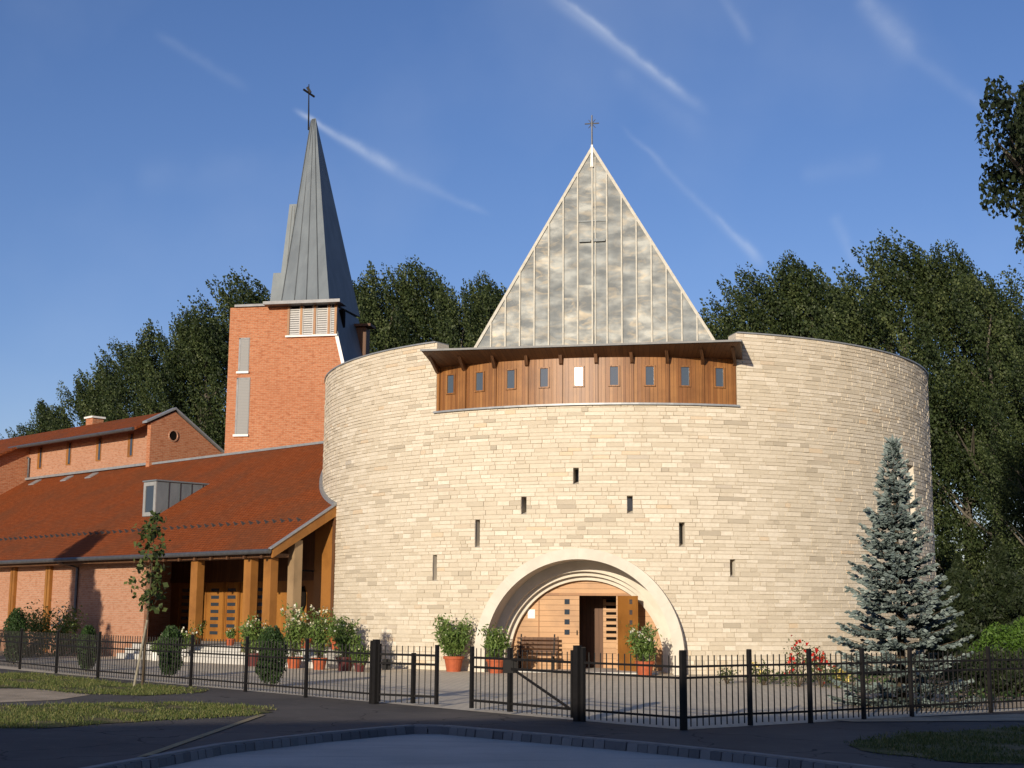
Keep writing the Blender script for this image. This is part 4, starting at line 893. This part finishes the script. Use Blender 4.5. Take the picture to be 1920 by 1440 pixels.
# ------------------------------------------------------------------ vegetation
def leaf_quads(centres, size, rs, up=.3, aspect=.55, dirs=None, dirw=0):
    n_ = len(centres); d_ = rs.normal(0, 1, (n_, 3)); d_[:, 2] += up
    if dirs is not None: d_ = d_ * (1 - dirw) + dirs * dirw * 2
    d_ /= np.linalg.norm(d_, axis=1)[:, None]
    r_ = rs.normal(0, 1, (n_, 3)); s_ = np.cross(d_, r_); s_ /= np.linalg.norm(s_, axis=1)[:, None] + 1e-9
    sz = size * rs.uniform(.6, 1.3, n_)[:, None]
    V = np.zeros((n_, 4, 3)); V[:, 0] = centres - d_ * sz * .5; V[:, 1] = centres + s_ * sz * aspect * .5; V[:, 2] = centres + d_ * sz * .5; V[:, 3] = centres - s_ * sz * aspect * .5
    return V
def make_tree(name, H, Rc, z0, seed, nclus, nleaf, lsize, mat, prof, wind=0.0, csz=1.0, limbs=14, plumes=0):
    rs = np.random.RandomState(seed); root = empty(name)
    bt = MB(); n_ = 8
    path = [(rs.normal(0, .012) * H * k_ / n_, rs.normal(0, .012) * H * k_ / n_, H * .93 * k_ / n_) for k_ in range(n_ + 1)]; path[0] = (0, 0, 0)
    tr = H * .016 + .06; bt.tube(path, [tr * (1 - .9 * k_ / n_) for k_ in range(n_ + 1)], 7)
    cl = []; cd = []
    def axis(z): 
        k_ = min(max(z / (H * .93) * n_, 0), n_ - .001); i = int(k_); f_ = k_ - i
        return np.array(path[i]) * (1 - f_) + np.array(path[i + 1]) * f_
    for i in range(limbs):
        f_ = (i + .5) / limbs; zb_ = z0 + (H * .86 - z0) * f_; a = i * 2.4 + rs.uniform(-.4, .4)
        rr = Rc * prof(min(1, f_ + .12)) * rs.uniform(.7, 1.1)
        p0_ = axis(zb_ * .92); rise = rr * rs.uniform(.6, 1.2)
        p2_ = p0_ + np.array([math.cos(a) * rr, math.sin(a) * rr, rise]); p1_ = (p0_ + p2_) / 2 + np.array([0, 0, -.12 * rr])
        bt.tube([p0_, p1_, p2_], [tr * .38 * (1 - .6 * f_), tr * .22, .02], 5, False)
        for q in range(3):
            b_ = a + rs.uniform(-1, 1); s_ = p0_ + (p2_ - p0_) * rs.uniform(.35, .8); e_ = s_ + np.array([math.cos(b_), math.sin(b_), .9]) * rr * .35; bt.tube([s_, e_], [.05, .015], 4, False)
    put(bt.build('trunk', M_PBARK, smooth=True), root)
    for i in range(nclus):
        f_ = rs.rand() ** .85; zz = z0 + (H - z0) * f_; a = rs.uniform(0, 6.283)
        rr = Rc * prof(f_) * math.sqrt(rs.uniform(.08, 1)) * (1 + .25 * math.sin(a * 3 + seed + f_ * 9))
        c_ = axis(min(zz, H * .93)) + np.array([math.cos(a) * rr, math.sin(a) * rr, 0]); c_[2] = zz
        cl.append(c_); cd.append(rs.uniform(.6, 1.25))
    tall = np.ones(nclus)
    for i in range(int(plumes)):
        f_ = rs.uniform(.42, .97); a = rs.uniform(0, 6.283); rr = Rc * prof(f_) * rs.uniform(.55, 1.0) * (.8 if f_ > .85 else 1); zz = z0 + (H - z0) * f_
        c_ = axis(min(zz, H * .93)) + np.array([math.cos(a) * rr, math.sin(a) * rr, 0]); c_[2] = zz + .3
        cl.append(c_); cd.append(rs.uniform(.75, 1.05)); tall = np.append(tall, rs.uniform(1.2, 1.75))
    per = max(1, nleaf // nclus); nclus = len(cl); cl = np.array(cl); cd = np.array(cd)
    idx = np.repeat(np.arange(nclus), (per * cd ** 2).astype(int))
    off = rs.normal(0, 1, (len(idx), 3)); off *= (rs.rand(len(idx), 1) ** .35) / (np.linalg.norm(off, axis=1)[:, None] + 1e-9)
    sc = np.stack([cd * .50, cd * .50, cd * 1.25], 1)[idx] * csz; sc[:, 2] *= tall[idx]; sc[:, :2] *= (1 / np.sqrt(tall))[idx][:, None]
    off = off * sc
    off[:, :2] *= np.clip(1.1 - .55 * off[:, 2:3] / (1.25 * csz), .25, 1.6); off[:, 0] -= wind * np.maximum(0, off[:, 2] + .3 * csz) * .75 ; off[:, 2] -= wind * .0
    Pc = cl[idx] + off
    dirs = np.tile(np.array([-.7 * wind, 0, .9]), (len(Pc), 1))
    V = leaf_quads(Pc, lsize, rs, .35, .6, dirs, .35 if wind else .15)
    tint = np.clip(.45 + rs.normal(0, .18, len(Pc)) + np.repeat(rs.normal(0, .2, nclus), np.bincount(idx, minlength=nclus)) , 0, 1)
    put(fastquads('crown', V, mat, tint), root); settle(root); return root
pop = lambda f: (math.sin(min(1, f * 1.25 + .18) * math.pi * .5) * (1 - max(0, f - .55) ** 1.4 * 2.1))
protos = [make_tree('poplar_tree', 20, 4.0, 2.0, 21, 150, 44000, .165, M_POP, pop, .6, 1.15, plumes=70),
          make_tree('poplar_tree', 20, 4.3, 1.5, 22, 150, 44000, .165, M_POP, pop, .9, 1.2, plumes=80),
          make_tree('poplar_tree', 20, 4.7, 1.2, 23, 165, 46000, .165, M_POP, pop, .45, 1.15, plumes=80)]
# where each stands: picture column of the crown, row of its top, distance
spots = [(60, 792, 112, 1, 'low poplar at the far left end of the tree line'), (105, 745, 108, 0, 'poplar at the left end of the row above the brick gable roof'),
         (185, 690, 104, 2, 'poplar rising over the clerestory roof, third from the left'), (245, 632, 102, 1, 'broad poplar above the little chimney'),
         (318, 590, 98, 2, 'poplar behind the clerestory gable peak'), (388, 575, 96, 0, 'tall poplar hard against the left edge of the bell tower'),
         (470, 505, 100, 1, 'poplar showing above the flat tower roof left of the spire'), (668, 500, 98, 0, 'poplar directly right of the spire'),
         (735, 480, 96, 2, 'tall poplar between spire and metal gable, nearer the spire'), (800, 482, 97, 1, 'tall poplar midway between spire and metal gable'),
         (868, 525, 95, 2, 'shorter poplar left of the metal gable'), (932, 508, 99, 0, 'poplar touching the left slope of the metal gable'),
         (1358, 575, 94, 2, 'low poplar touching the right slope of the metal gable'), (1425, 495, 92, 1, 'windswept poplar right of the metal gable'), (1515, 468, 90, 0, 'windswept poplar above the right part of the round wall'),
         (1610, 515, 92, 2, 'shorter poplar between two taller windswept ones'), (1690, 432, 82, 1, 'tallest windswept poplar, above the right shoulder of the round wall'),
         (1790, 452, 80, 0, 'tall poplar with a swept twin tip beside the tallest'), (1850, 495, 76, 2, 'full poplar right of the round wall'),
         (1910, 560, 78, 1, 'poplar at the right edge of the picture'), (1560, 545, 96, 1, 'poplar half hidden behind the windswept pair'), (1950, 640, 70, 2, 'low poplar cut by the right edge of the picture')]
for i, (x, y, Y, k_, lab) in enumerate(spots):
    pt = at(x, y, Y); o = copy_tree(protos[k_]); h_ = pt[2] / 21.5; o.location = (pt[0], Y, 0)
    wd = 1.0 if 600 < x < 960 else 1.12
    o.scale = (h_ * wd * .95, h_ * wd * .95, h_); o.rotation_euler = (0, 0, random.Random(i).uniform(-.5, .5))
    tag(o, lab, 'tree', 'poplars behind the church')
for o in protos:
    for ch in list(o.children): bpy.data.objects.remove(ch)
    bpy.data.objects.remove(o)
# near broadleaf tree reaching in at the upper right
rd = lambda f: math.sqrt(max(0.02, 1 - (2 * f - 1) ** 2))
o = make_tree('broadleaf_tree', 18.0, 3.1, 11.5, 41, 150, 60000, .18, M_DKLEAF, rd, .2, .95); o.location = (17.0, 38, 0); tag(o, 'dark broadleaf tree reaching in at the upper right edge', 'tree')
# columnar tree out of frame whose shadow lies on the brick wall
col_ = lambda f: .35 + .65 * math.sin(min(1, f * 1.1 + .15) * math.pi)
o = make_tree('columnar_tree', 9.0, 1.75, .3, 42, 150, 36000, .2, M_DKLEAF, col_, 0, .7, 8); o.location = (-24.1, 38.3, 0); tag(o, 'slim columnar tree left of the view, shading the brick wall', 'tree')

# blue spruce
rs = np.random.RandomState(7); sp = empty('blue_spruce', (7.83, 28.3, 0), 'pale blue spruce standing before the right part of the round wall', 'tree')
HS = 5.35; bt = MB(); bt.tube([(0, 0, 0), (.02, 0, 2), (0, .01, 4), (0, 0, HS - .05)], [.09, .065, .03, .006], 8)
Q = []; T_ = []
def twig(p, d, L, tint):
    d = d / np.linalg.norm(d)
    for j in range(3):
        r_ = rs.normal(0, 1, 3); s_ = np.cross(d, r_); s_ /= np.linalg.norm(s_) + 1e-9; w_ = .030 + .012 * rs.rand()
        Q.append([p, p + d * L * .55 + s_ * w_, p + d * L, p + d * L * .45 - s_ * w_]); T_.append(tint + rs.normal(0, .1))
z = .15; wi = 0
while z < HS - .12:
    f = z / HS; Lb = 1.36 * (1 - f ** 1.55) * (1 - .25 * f) + .04; nb = int(7 + 6 * (1 - f))
    for k_ in range(nb):
        a = 2 * math.pi * k_ / nb + wi * .7 + rs.uniform(-.2, .2); L = Lb * rs.uniform(.6, 1.15); e = np.array([math.cos(a), math.sin(a), 0]); sd_ = np.array([-math.sin(a), math.cos(a), 0])
        droop = -.14 + .6 * f; zb_ = z + rs.uniform(-.04, .04); pts = []
        for s_ in np.linspace(0, 1, 7): pts.append(e * L * s_ + np.array([0, 0, zb_ + L * (droop * s_ + .16 * s_ ** 3 - .12 * s_ * (1 - s_))]))
        bt.tube([pts[0], pts[3], pts[6]], [.018 * (1 - f) + .006, .01, .003], 4, False)
        nt = max(5, int(L / .032))
        for q in range(nt):
            s_ = .12 + .88 * (q + rs.rand()) / nt; i_ = min(5, int(s_ * 6)); p = pts[i_] + (pts[i_ + 1] - pts[i_]) * (s_ * 6 - i_)
            side = 1 if q % 2 else -1; tl = (.10 + .26 * (1 - s_) ** .7 * min(1, L)) * rs.uniform(.7, 1.2)
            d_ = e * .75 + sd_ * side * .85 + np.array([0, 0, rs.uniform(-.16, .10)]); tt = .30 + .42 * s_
            n3 = max(1, int(tl / .085))
            for m_ in range(n3):
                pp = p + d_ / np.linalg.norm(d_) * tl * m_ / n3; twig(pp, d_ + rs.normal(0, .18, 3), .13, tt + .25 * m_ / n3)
                if m_ and rs.rand() < .7: twig(pp, e + sd_ * side * .1 + rs.normal(0, .25, 3), .10, tt + .2)
        twig(pts[5], pts[6] - pts[5], .18, .9)
    z += .265 * (1 - .45 * f) * rs.uniform(.85, 1.15); wi += 1
for k_ in range(30): twig(np.array([0, 0, HS - .55 + .5 * rs.rand()]), np.array([rs.normal(0, .5), rs.normal(0, .5), .8]), .11, .75)
twig(np.array([0, 0, HS - .1]), np.array([0, 0, 1.]), .22, .8)
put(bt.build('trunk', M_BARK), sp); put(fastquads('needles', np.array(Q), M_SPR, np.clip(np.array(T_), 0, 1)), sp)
for ch in sp.children: ch.matrix_parent_inverse = Matrix.Identity(4)

def foliage(n_, shape, seed, size, aspect=.5, up=.3):
    rs = np.random.RandomState(seed); P = []
    d_ = rs.normal(0, 1, (n_, 3)); d_ /= np.linalg.norm(d_, axis=1)[:, None]; r_ = rs.rand(n_) ** .33
    P = d_ * r_[:, None]
    return leaf_quads(shape(P, rs), size, rs, up, aspect), np.clip(.5 + rs.normal(0, .2, n_), 0, 1)
# clipped columnar bushes behind the fence
def thuja(loc, h, d_, seed, label):
    d_ *= .86; t_ = empty('columnar_bush', loc, label, 'bush', 'columnar bushes along the fence'); rs0 = np.random.RandomState(seed)
    ph = rs0.uniform(0, 6, 6)
    def shape(P, rs):
        zz = (P[:, 2] + 1) / 2; ang = np.arctan2(P[:, 1], P[:, 0]); prof = np.clip(np.minimum(1, .55 + zz * 2.2) * np.minimum(1, (1.04 - zz) * 3.2) ** .6, 0.05, 1)
        rad = np.hypot(P[:, 0], P[:, 1]) / np.sqrt(np.clip(1 - P[:, 2] ** 2, .02, 1)); rad = rad ** .5
        wob = 1 + .17 * np.sin(ang * 3 + zz * 9 + ph[0]) + .10 * np.sin(ang * 5 - zz * 14 + ph[1]) + .08 * rs.normal(0, 1, len(P))
        return np.stack([np.cos(ang) * rad * prof * wob * d_ / 2, np.sin(ang) * rad * prof * wob * d_ / 2, .06 + zz * h], 1)
    V, T = foliage(7000, shape, seed, .085, .4, 1.2)
    o = fastquads('foliage', V, M_THU, T); put(o, t_); b = MB(); b.tube([(0, 0, 0), (0, 0, h * .7)], [.03, .01], 6); put(b.build('stem', M_BARK), t_)
    for ch in t_.children: ch.matrix_parent_inverse = Matrix.Identity(4)
thuja((-16.24, 46.3, 0), 1.78, .74, 51, 'leftmost and tallest clipped columnar bush behind the fence')
thuja((-12.43, 41.5, 0), 1.28, .56, 52, 'slim columnar bush before the shaded strip of brick wall')
thuja((-9.12, 37.9, 0), 1.33, .64, 53, 'columnar bush behind the fence just right of the staked young tree')
thuja((-5.68, 33.7, 0), 1.38, .70, 54, 'columnar bush in front of the potted flowers, nearest the gate')

# young staked tree
yt = empty('young_tree', (-8.65, 33.28, 0), 'young staked tree with sparse leaves on the grass strip before the fence', 'tree'); rs = np.random.RandomState(9)
bt = MB(); bt.tube([(.02, 0, 0), (.05, 0, 1.2), (.10, 0, 2.4), (.13, .02, 3.95)], [.028, .024, .018, .006], 7); cs = []
for i in range(20):
    z_ = 1.75 + 2.15 * i / 19; a = i * 2.4; L = (.52 - .36 * abs(i / 19 - .25)) * rs.uniform(.6, 1.1); p = np.array([.08, 0, z_]); e = p + np.array([math.cos(a) * L, math.sin(a) * L * .8, L * .45]); bt.tube([p, e], [.009, .003], 4, False)
    for s_ in (.5, .75, 1.0): cs += [p + (e - p) * s_ + rs.normal(0, .085, 3) for _ in range(7)]
for _ in range(26): cs.append(np.array([.12, 0, 3.6 + .45 * rs.rand()]) + rs.normal(0, .07, 3))
put(bt.build('trunk', M_BARK), yt); V = leaf_quads(np.array(cs), .145, rs, -.3, .75); put(fastquads('leaves', V, M_MAPLE, np.clip(.5 + rs.normal(0, .25, len(cs)), 0, 1)), yt)
for ch in yt.children: ch.matrix_parent_inverse = Matrix.Identity(4)
b = MB(); b.tube([(-8.80, 33.2, 0), (-8.58, 33.26, 1.55)], [.03, .028], 7); o = b.build('tree_stake', M_STAKE); tag(o, 'slanting grey wooden stake beside the young tree', 'stake')

# potted flowering shrubs
def pot_plant(loc, label, pot_r, pot_h, fh, fr, seed, potmat, flowers=60, leaf=M_OLE, nl=900, lsize=.12, group='potted plants before the church'):
    t_ = empty('potted_plant', loc, label, 'potted plant', group); rs = np.random.RandomState(seed)
    b = MB(); b.lathe((0, 0, 0), [(pot_r * .72, 0), (pot_r * .95, pot_h * .82), (pot_r * 1.08, pot_h * .82), (pot_r * 1.08, pot_h), (pot_r * .95, pot_h), (pot_r * .9, pot_h * .88)], 20); put(b.build('pot', potmat), t_)
    st = MB(); cen = []; tips = []
    for i in range(14):
        a = rs.uniform(0, 6.28); r_ = fr * rs.uniform(.25, 1) ; top = np.array([math.cos(a) * r_, math.sin(a) * r_, pot_h + fh * rs.uniform(.55, 1)]); p = np.array([rs.normal(0, pot_r * .25), rs.normal(0, pot_r * .25), pot_h * .85])
        st.tube([p, p * .4 + top * .6 + np.array([0, 0, .08]), top], [.012, .009, .004], 4, False); tips.append(top)
        for q in range(int(nl * 1.7) // 14): s_ = rs.uniform(.25, 1.03); cen.append(p + (top - p) * s_ + rs.normal(0, .085 * (fr / .4), 3))
    put(st.build('stems', M_BARK), t_); V = leaf_quads(np.array(cen), lsize * 1.15, rs, .6, .34); put(fastquads('leaves', V, leaf, np.clip(.5 + rs.normal(0, .22, len(cen)), 0, 1)), t_)
    if flowers:
        fc = np.array([tips[rs.randint(len(tips))] + rs.normal(0, .055, 3) + np.array([0, 0, .03]) for _ in range(flowers)]); V = leaf_quads(fc, .075, rs, .3, .9); tag(put(fastquads('flowers', V, M_PETW, rs.rand(flowers)), t_), kind='stuff')
    for ch in t_.children: ch.matrix_parent_inverse = Matrix.Identity(4)
    return t_
def along(px, s):                # point of the wing frame at offset s seen in picture column px
    d_ = ray(px, 1200); k_ = (E0 + uu * s) @ uu / (np.array([d_[0], d_[1]]) @ uu); return (d_[0] * k_, d_[1] * k_)
pot_plant((*along(648, -.75), .006), 'green potted shrub in a maroon pot at the right end of the porch row', .27, .42, 1.0, .45, 61, M_MAROON, 30)
pot_plant((*along(600, -.75), .006), 'tall white flowering shrub in an orange pot by the dark timber post', .24, .36, 1.55, .38, 62, M_TERRA, 90, nl=700)
pot_plant((*along(553, -.75), .006), 'white flowering shrub in an orange pot right of the columnar bush', .25, .36, 1.55, .45, 63, M_TERRA, 100, nl=800)
pot_plant((*along(477, -.75), .006), 'white flowering shrub in a dark maroon pot left of the columnar bush', .27, .42, 1.15, .5, 64, M_MAROON, 60)
pot_plant((*along(432, .9), PZ), 'small red potted plant on the step in front of the slotted doors', .16, .24, .35, .2, 65, M_TERRA, 12, nl=260, lsize=.09)
pot_plant((*along(367, .6), PZ), 'bushy plant in a red pot on the step by the left porch column', .20, .30, .55, .36, 66, M_TERRA, 6, nl=700, lsize=.10)
pot_plant((*along(630, .75), PZ), 'leafy plant in an orange pot on the step against the round wall', .2, .4, .6, .42, 67, M_TERRA, 20, nl=600)
pot_plant((*along(573, .75), PZ), 'bushy plant in a brown pot on the step behind the orange pots', .2, .32, .5, .35, 68, M_TERRA, 25, nl=500)
pot_plant((*along(676, -.8), .006), 'low green shrub in a dark pot right of the porch beside the round wall', .18, .26, .5, .3, 69, M_MAROON, 8, nl=800)
pot_plant((*along(345, -.4), .206), 'white flowering plant in a white pot on the lowest step', .16, .24, .65, .38, 70, M_WHITE, 45, nl=420)
pot_plant((*along(294, -.5), .006), 'small plant in a white pot at the end of the brick wall', .16, .3, .35, .26, 71, M_WHITE, 8, nl=240)
pot_plant((*along(315, -.45), .206), 'pale flowering plant between white pot and columnar bush', .14, .24, .5, .3, 78, M_WHITE, 30, nl=300)
pot_plant((-1.72, 43.2, .006), 'big leafy shrub in an orange pot left of the arched portal', .30, .46, 1.15, .52, 72, M_TERRA, 14, nl=1500)
pot_plant((-.42, 42.3, .006), 'leafy shrub in an orange pot inside the left foot of the portal arch', .28, .42, .85, .42, 73, M_TERRA, 30, nl=1100)
pot_plant((3.92, 41.1, .006), 'white flowering shrub in an orange pot inside the right foot of the portal arch', .27, .42, .95, .50, 74, M_TERRA, 60, nl=1000)

# slatted bench by the door and another bench at the far left
def bench(loc, rot, label, L=1.3):
    t_ = empty('wooden_bench', loc, label, 'bench'); t_.rotation_euler = (0, 0, rot)
    b = MB(); [b.box(gf, -L / 2, L / 2, y, y + .1, .42, .455) for y in (-.36, -.24, -.12)]; put(b.build('seat', M_WOODD), t_)
    b = MB(); [b.box(gf, -L / 2, L / 2, .02 + .03 * i, .05 + .03 * i, .52 + .13 * i, .6 + .13 * i) for i in range(4)]; put(b.build('backrest', M_WOODD), t_)
    for x in (-L / 2 + .12, L / 2 - .12):
        b = MB(); b.box(gf, x - .025, x + .025, -.34, -.28, 0, .419); b.box(gf, x - .025, x + .025, -.02, .03, 0, .5); b.bar((x, -.3, .4), (x, .03, .4), .05); b.bar((x, .0, .45), (x, .16, 1.08), .04); put(b.build('leg', M_IRON), t_)
    for ch in t_.children: ch.matrix_parent_inverse = Matrix.Identity(4)
bench(cf(-1.5, VW + .5, .052), -AX, 'slatted brown bench against the timber door left of the opening')
pb = at(-12, 1200, 57.0); bench((pb[0], pb[1], 0), math.atan2(-ww[1], -ww[0]), 'wooden bench by the brick wall at the left edge of the view')

# flower shrubs by the wall and rose bed
def shrub(name, loc, label, h, r, seed, leafm, nl, ls, fl=0, flm=None, group=None, fs=.08, cat='shrub'):
    t_ = empty(name, loc, label, cat, group); rs = np.random.RandomState(seed)
    nb = 9; bc = [np.array([rs.normal(0, r * .42), rs.normal(0, r * .42), h * rs.uniform(.3, .85)]) for _ in range(nb)]
    b = MB()
    for c_ in bc: b.tube([(c_[0] * .1, c_[1] * .1, 0), c_], [.014, .006], 4, False)
    put(b.build('stems', M_BARK), t_)
    P = np.array([bc[rs.randint(nb)] for _ in range(nl)]) + rs.normal(0, 1, (nl, 3)) * np.array([r * .3, r * .3, h * .17]); P[:, 2] = np.maximum(P[:, 2], .05)
    put(fastquads('leaves', leaf_quads(P, ls, rs, .4, .5), leafm, np.clip(.5 + rs.normal(0, .2, nl), 0, 1)), t_)
    if fl:
        Fp = np.array([bc[rs.randint(nb)] for _ in range(fl)]) + rs.normal(0, 1, (fl, 3)) * np.array([r * .32, r * .32, h * .14]); Fp[:, 2] = np.maximum(Fp[:, 2] + h * .12, .1)
        tag(put(fastquads('flowers', np.concatenate([leaf_quads(Fp + rs.normal(0, .015, Fp.shape), fs, rs, .3, .95) for _ in range(3)]), flm, rs.rand(fl * 3)), t_), kind='stuff')
    for ch in t_.children: ch.matrix_parent_inverse = Matrix.Identity(4)
p = at(82, 1200, 55.5); shrub('flowering_shrub', (p[0], 55.5, 0), 'yellowish flowering shrub by the brick wall beside the tallest columnar bush', 1.6, .75, 81, M_OLE, 1700, .12, 40, M_PETY, 'shrubs along the brick wall')
p = at(118, 1200, 55); shrub('flowering_shrub', (p[0], 55, 0), 'white flowering shrub at the edge of the wall shadow', 1.65, .6, 82, M_OLE, 1500, .12, 55, M_PETW, 'shrubs along the brick wall')
p = at(152, 1200, 55.5); shrub('dark_shrub', (p[0], 55.5, 0), 'low dark shrub in the shaded strip of the brick wall', .75, .55, 83, M_DKLEAF, 1100, .10, 0, None, 'shrubs along the brick wall')
p = at(60, 1200, 53.5); shrub('dark_shrub', (p[0], 53.5, 0), 'low dark shrub right behind the tallest columnar bush', .7, .6, 84, M_DKLEAF, 1000, .10, 12, M_PETW, 'shrubs along the brick wall')
for (x, y, h, r, sd_, n_, fl, fm, lab) in ((1363, 1283, .45, .22, 85, 240, 10, M_PETW, 'small white flowered rose bush nearest the portal'), (1432, 1285, .55, .32, 86, 420, 8, M_PETY, 'low rose bush with few blooms in the bed'),
                                  (1497, 1288, 1.05, .36, 87, 520, 22, M_PETR, 'tall loose rose bush with pinkish red blooms'), (1540, 1289, .9, .30, 88, 420, 34, M_PETR, 'rose bush with bright red blooms left of the spruce'), (1572, 1291, .62, .3, 89, 380, 30, M_PETY, 'rose bush with yellow blooms against the spruce')):
    g_ = gnd(x, y); shrub('rose_bush', (g_[0], g_[1], 0), lab, h, r, sd_, M_MAPLE, n_, .075, fl, fm, 'roses in the bed by the round wall', .09, 'rose bush')
# low cover in the bed
rs = np.random.RandomState(77); poly = [gnd(*q)[:2] for q in [(1395, 1279), (1560, 1284), (1610, 1292), (1590, 1300), (1850, 1325), (2100, 1300), (2100, 1255), (1700, 1255), (1400, 1274)]]
A = np.array(poly); P = rs.uniform(A.min(0), A.max(0), (9000, 2)); P = P[in_poly(P, poly)][:4200]
o = fastquads('ground_cover', leaf_quads(np.c_[P, .03 + .13 * rs.rand(len(P))], .11, rs, .5, .5), M_THU, rs.rand(len(P))); tag(o, kind='stuff')

# dark evergreens and bright bush at the right
def conifer(loc, h, r, seed, label, mat=M_DKLEAF, n_=9000):
    t_ = empty('evergreen_tree', loc, label, 'tree', 'evergreens right of the church'); rs = np.random.RandomState(seed)
    f = rs.rand(n_) ** .75; a = rs.uniform(0, 6.28, n_); lay = .72 + .28 * np.sin(f * h * 7 + np.sin(a * 2 + seed) * 1.5); rad = r * (1 - f) ** .8 * np.sqrt(rs.uniform(.2, 1, n_)) * lay * (1 + .2 * np.sin(a * 4 + seed))
    P = np.stack([np.cos(a) * rad, np.sin(a) * rad, .15 + f * h], 1)
    b = MB(); b.tube([(0, 0, 0), (0, 0, h * .95)], [.1, .02], 6); put(b.build('trunk', M_BARK), t_); put(fastquads('foliage', leaf_quads(P, .17, rs, .5, .4), mat, np.clip(.45 + rs.normal(0, .2, n_), 0, 1)), t_)
    for ch in t_.children: ch.matrix_parent_inverse = Matrix.Identity(4)
for (x, y, Y, r, sd_, lab) in ((1795, 1050, 44, 1.5, 91, 'dark evergreen close behind the blue spruce'), (1870, 1020, 46, 1.6, 92, 'pointed dark evergreen near the right edge'), (1935, 1060, 43, 1.5, 93, 'dark evergreen cut by the right edge of the picture'), (1770, 1120, 40, 1.0, 94, 'small dark evergreen touching the round wall edge')):
    p = at(x, y, Y); conifer((p[0], Y, 0), p[2], r, sd_, lab)
p = at(1905, 1165, 36); t_ = empty('round_bush', (p[0], 36, 0), 'bright green rounded bush behind the right end of the fence', 'bush')
V, T = foliage(9000, lambda P, rs: np.stack([P[:, 0] * 1.1 * (1 + .16 * np.sin(P[:, 2] * 7 + P[:, 1] * 5)), P[:, 1] * .9, .85 + P[:, 2] * .82 * (1 + .15 * np.sin(P[:, 0] * 8))], 1), 95, .10, .45, .6)
put(fastquads('foliage', V, M_BUSH, T), t_); b = MB(); b.tube([(0, 0, 0), (0, 0, .8)], [.05, .02], 6); put(b.build('stem', M_BARK), t_)
for ch in t_.children: ch.matrix_parent_inverse = Matrix.Identity(4)
p = at(1850, 1250, 33); shrub('dark_shrub', (p[0], 33, 0), 'low dark shrub below the bright green bush', .95, .9, 96, M_DKLEAF, 2600, .12)
p = at(1920, 1250, 32); shrub('dark_shrub', (p[0], 32, 0), 'low dark shrub at the right edge behind the fence', .85, .9, 97, M_DKLEAF, 2600, .12)
# distant hedge row closing the view under the poplars
rs = np.random.RandomState(99); n_ = 26000; X = rs.uniform(-60, 60, n_); Yv = 100 + rs.normal(0, 1.2, n_); Zv = rs.rand(n_) * (4.2 + .8 * np.sin(X * .7) + .6 * np.sin(X * 1.9))
o = fastquads('undergrowth', leaf_quads(np.stack([X, Yv, Zv], 1), .5, rs, .3, .6), M_DKLEAF, np.clip(.35 + rs.normal(0, .2, n_), 0, 1)); tag(o, kind='stuff')
